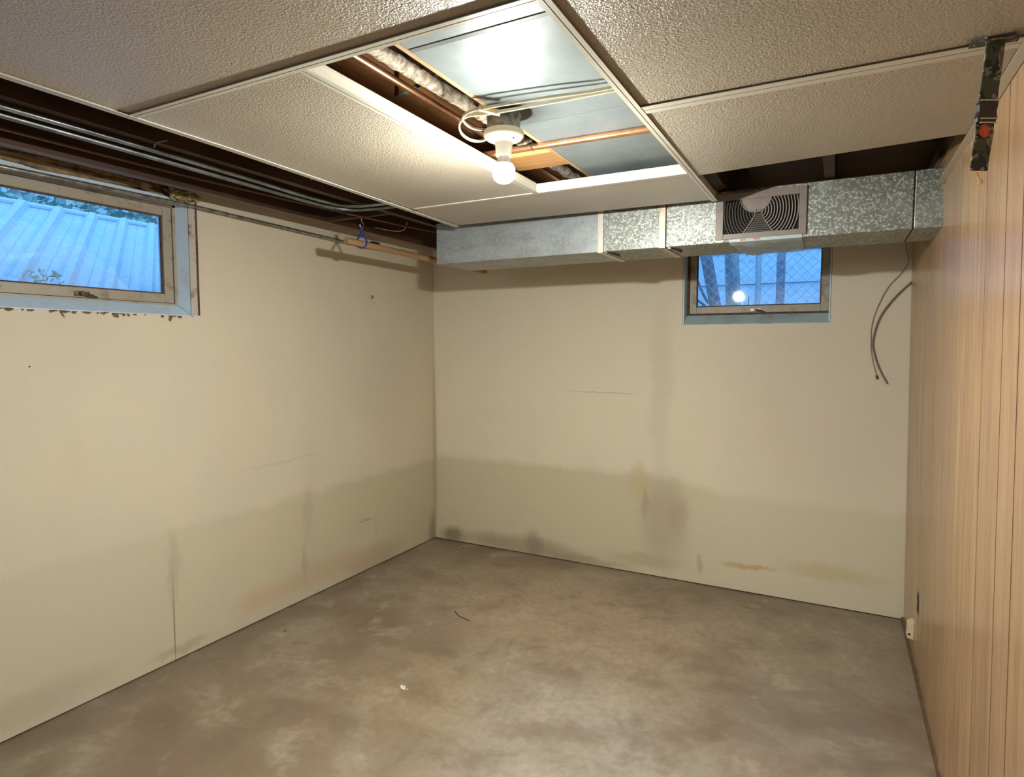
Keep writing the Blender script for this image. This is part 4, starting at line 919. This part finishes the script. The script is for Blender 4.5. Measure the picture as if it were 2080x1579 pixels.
foliage('weed_clump', (-0.255, -2.50, 1.79), (0.02, 0.09, 0.035), 40, 5, 'small green weed clump at the foot of the corrugated sheet', size=0.018)
MB().box((-4.2, -6, 1.5), (-4.0, 3, 4.4)).obj('neighbour_wall', MT['siding'], None, label='white neighbouring wall far behind the shrubs', category='wall')

# seen through the small window: fence, trunks, posts, siding
fen = thing('chain_link_fence', (2.4, 1.45, 1.5), 'galvanized chain link fence outside the small window', 'fence')
wr_ = simple('pale_fence_wire', (0.55, 0.58, 0.60), 0.5, 0.3); m = MB()
zf0, zf1 = 1.52, 2.62; pitch = 0.075
for k in range(-16, 60):
    for s in (-1, 1):
        x0 = 0.9 + k * pitch; L = zf1 - zf0
        pa = Vector((x0, 1.45 + 0.003 * s, zf0)); pb = Vector((x0 + s * L, 1.45 + 0.003 * s, zf1))
        m.tube([pa, pb], 0.0016, 4, caps=False)
m.obj('chain_link_mesh', wr_, fen, kind='stuff')
MB().tube([(2.150, 1.49, 1.5), (2.150, 1.49, 2.7)], 0.022, 14).obj('fence_post', simple('pale_post', (0.60, 0.62, 0.66), 0.5, 0.2), fen, smooth=True)
MB().tube([(0.5, 1.49, 2.62), (4.5, 1.49, 2.62)], 0.018, 10).obj('top_rail', wr_, fen, smooth=True)
MB().box((2.283, 1.52, 1.5), (2.343, 1.60, 2.8)).obj('wooden_post', simple('weathered_wood_post', (0.48, 0.40, 0.46), 0.9, var=0.4, scale=30), None, label='weathered wooden post behind the chain link fence', category='post')
MB().tube([(1.895, 1.98, 1.4), (1.890, 1.98, 1.9), (1.868, 1.98, 2.3), (1.85, 1.98, 3.2)], [0.085, 0.066, 0.060, 0.058], 16).obj('tree_trunk', MT['trunk'], None, smooth=True, label='grey ridged tree trunk behind the fence', category='tree')
MB().tube([(1.82, 1.66, 1.4), (1.79, 1.66, 1.85), (1.70, 1.66, 2.30), (1.58, 1.66, 3.0)], [0.07, 0.048, 0.050, 0.05], 14).obj('tree_trunk', MT['trunk2'], None, smooth=True, label='slanting brown tree stem left of the grey trunk', category='tree')
for q in ([(1.735, 1.63, 1.87), (1.69, 1.62, 1.96), (1.64, 1.60, 2.08), (1.58, 1.58, 2.2)], [(1.745, 1.63, 1.80), (1.69, 1.61, 1.87), (1.60, 1.58, 1.93)]):
    MB().tube(smooth_path(q, 4), 0.011, 8).obj('branch', MT['trunk2'], None, smooth=True, label='thin bare branch reaching left behind the fence, %s of two' % ('upper' if q[0][2] > 1.80 else 'lower'), category='branch')
sd = thing('neighbour_house', (2.6, 3.3, 1.5), 'pale house wall with wide siding boards far beyond the fence', 'house')
for k in range(8):
    z = 1.5 + 0.34 * k
    MB().hexa([(-1.5, 3.30, z), (7, 3.30, z), (7, 3.5, z), (-1.5, 3.5, z)], [(-1.5, 3.318, z + 0.339), (7, 3.318, z + 0.335), (7, 3.5, z + 0.339), (-1.5, 3.5, z + 0.339)]).obj('siding_board', MT['siding'], sd)
MB().box((2.62, 3.20, 1.5), (2.70, 3.28, 2.28)).obj('downspout', MT['siding'], sd)
m = MB(); m.tube([(2.09, 1.42, 1.5), (2.09, 1.42, 1.90)], 0.003, 5)
for k in range(10):
    a = k * 2.4; z = 1.66 + 0.024 * k; L = 0.045 * (1 - k / 13)
    u = Vector((math.cos(a), math.sin(a), 0.5)) * L; v = Vector((-math.sin(a), math.cos(a), 0)) * L * 0.3; c = Vector((2.09, 1.42, z))
    m.add([c, c + u * .5 + v, c + u, c + u * .5 - v], [(0, 1, 2, 3)])
m.obj('garden_sprout', simple('reddish_leaf', (0.14, 0.08, 0.08), 0.7), None, label='small pointed sprout growing in front of the fence', category='plant')
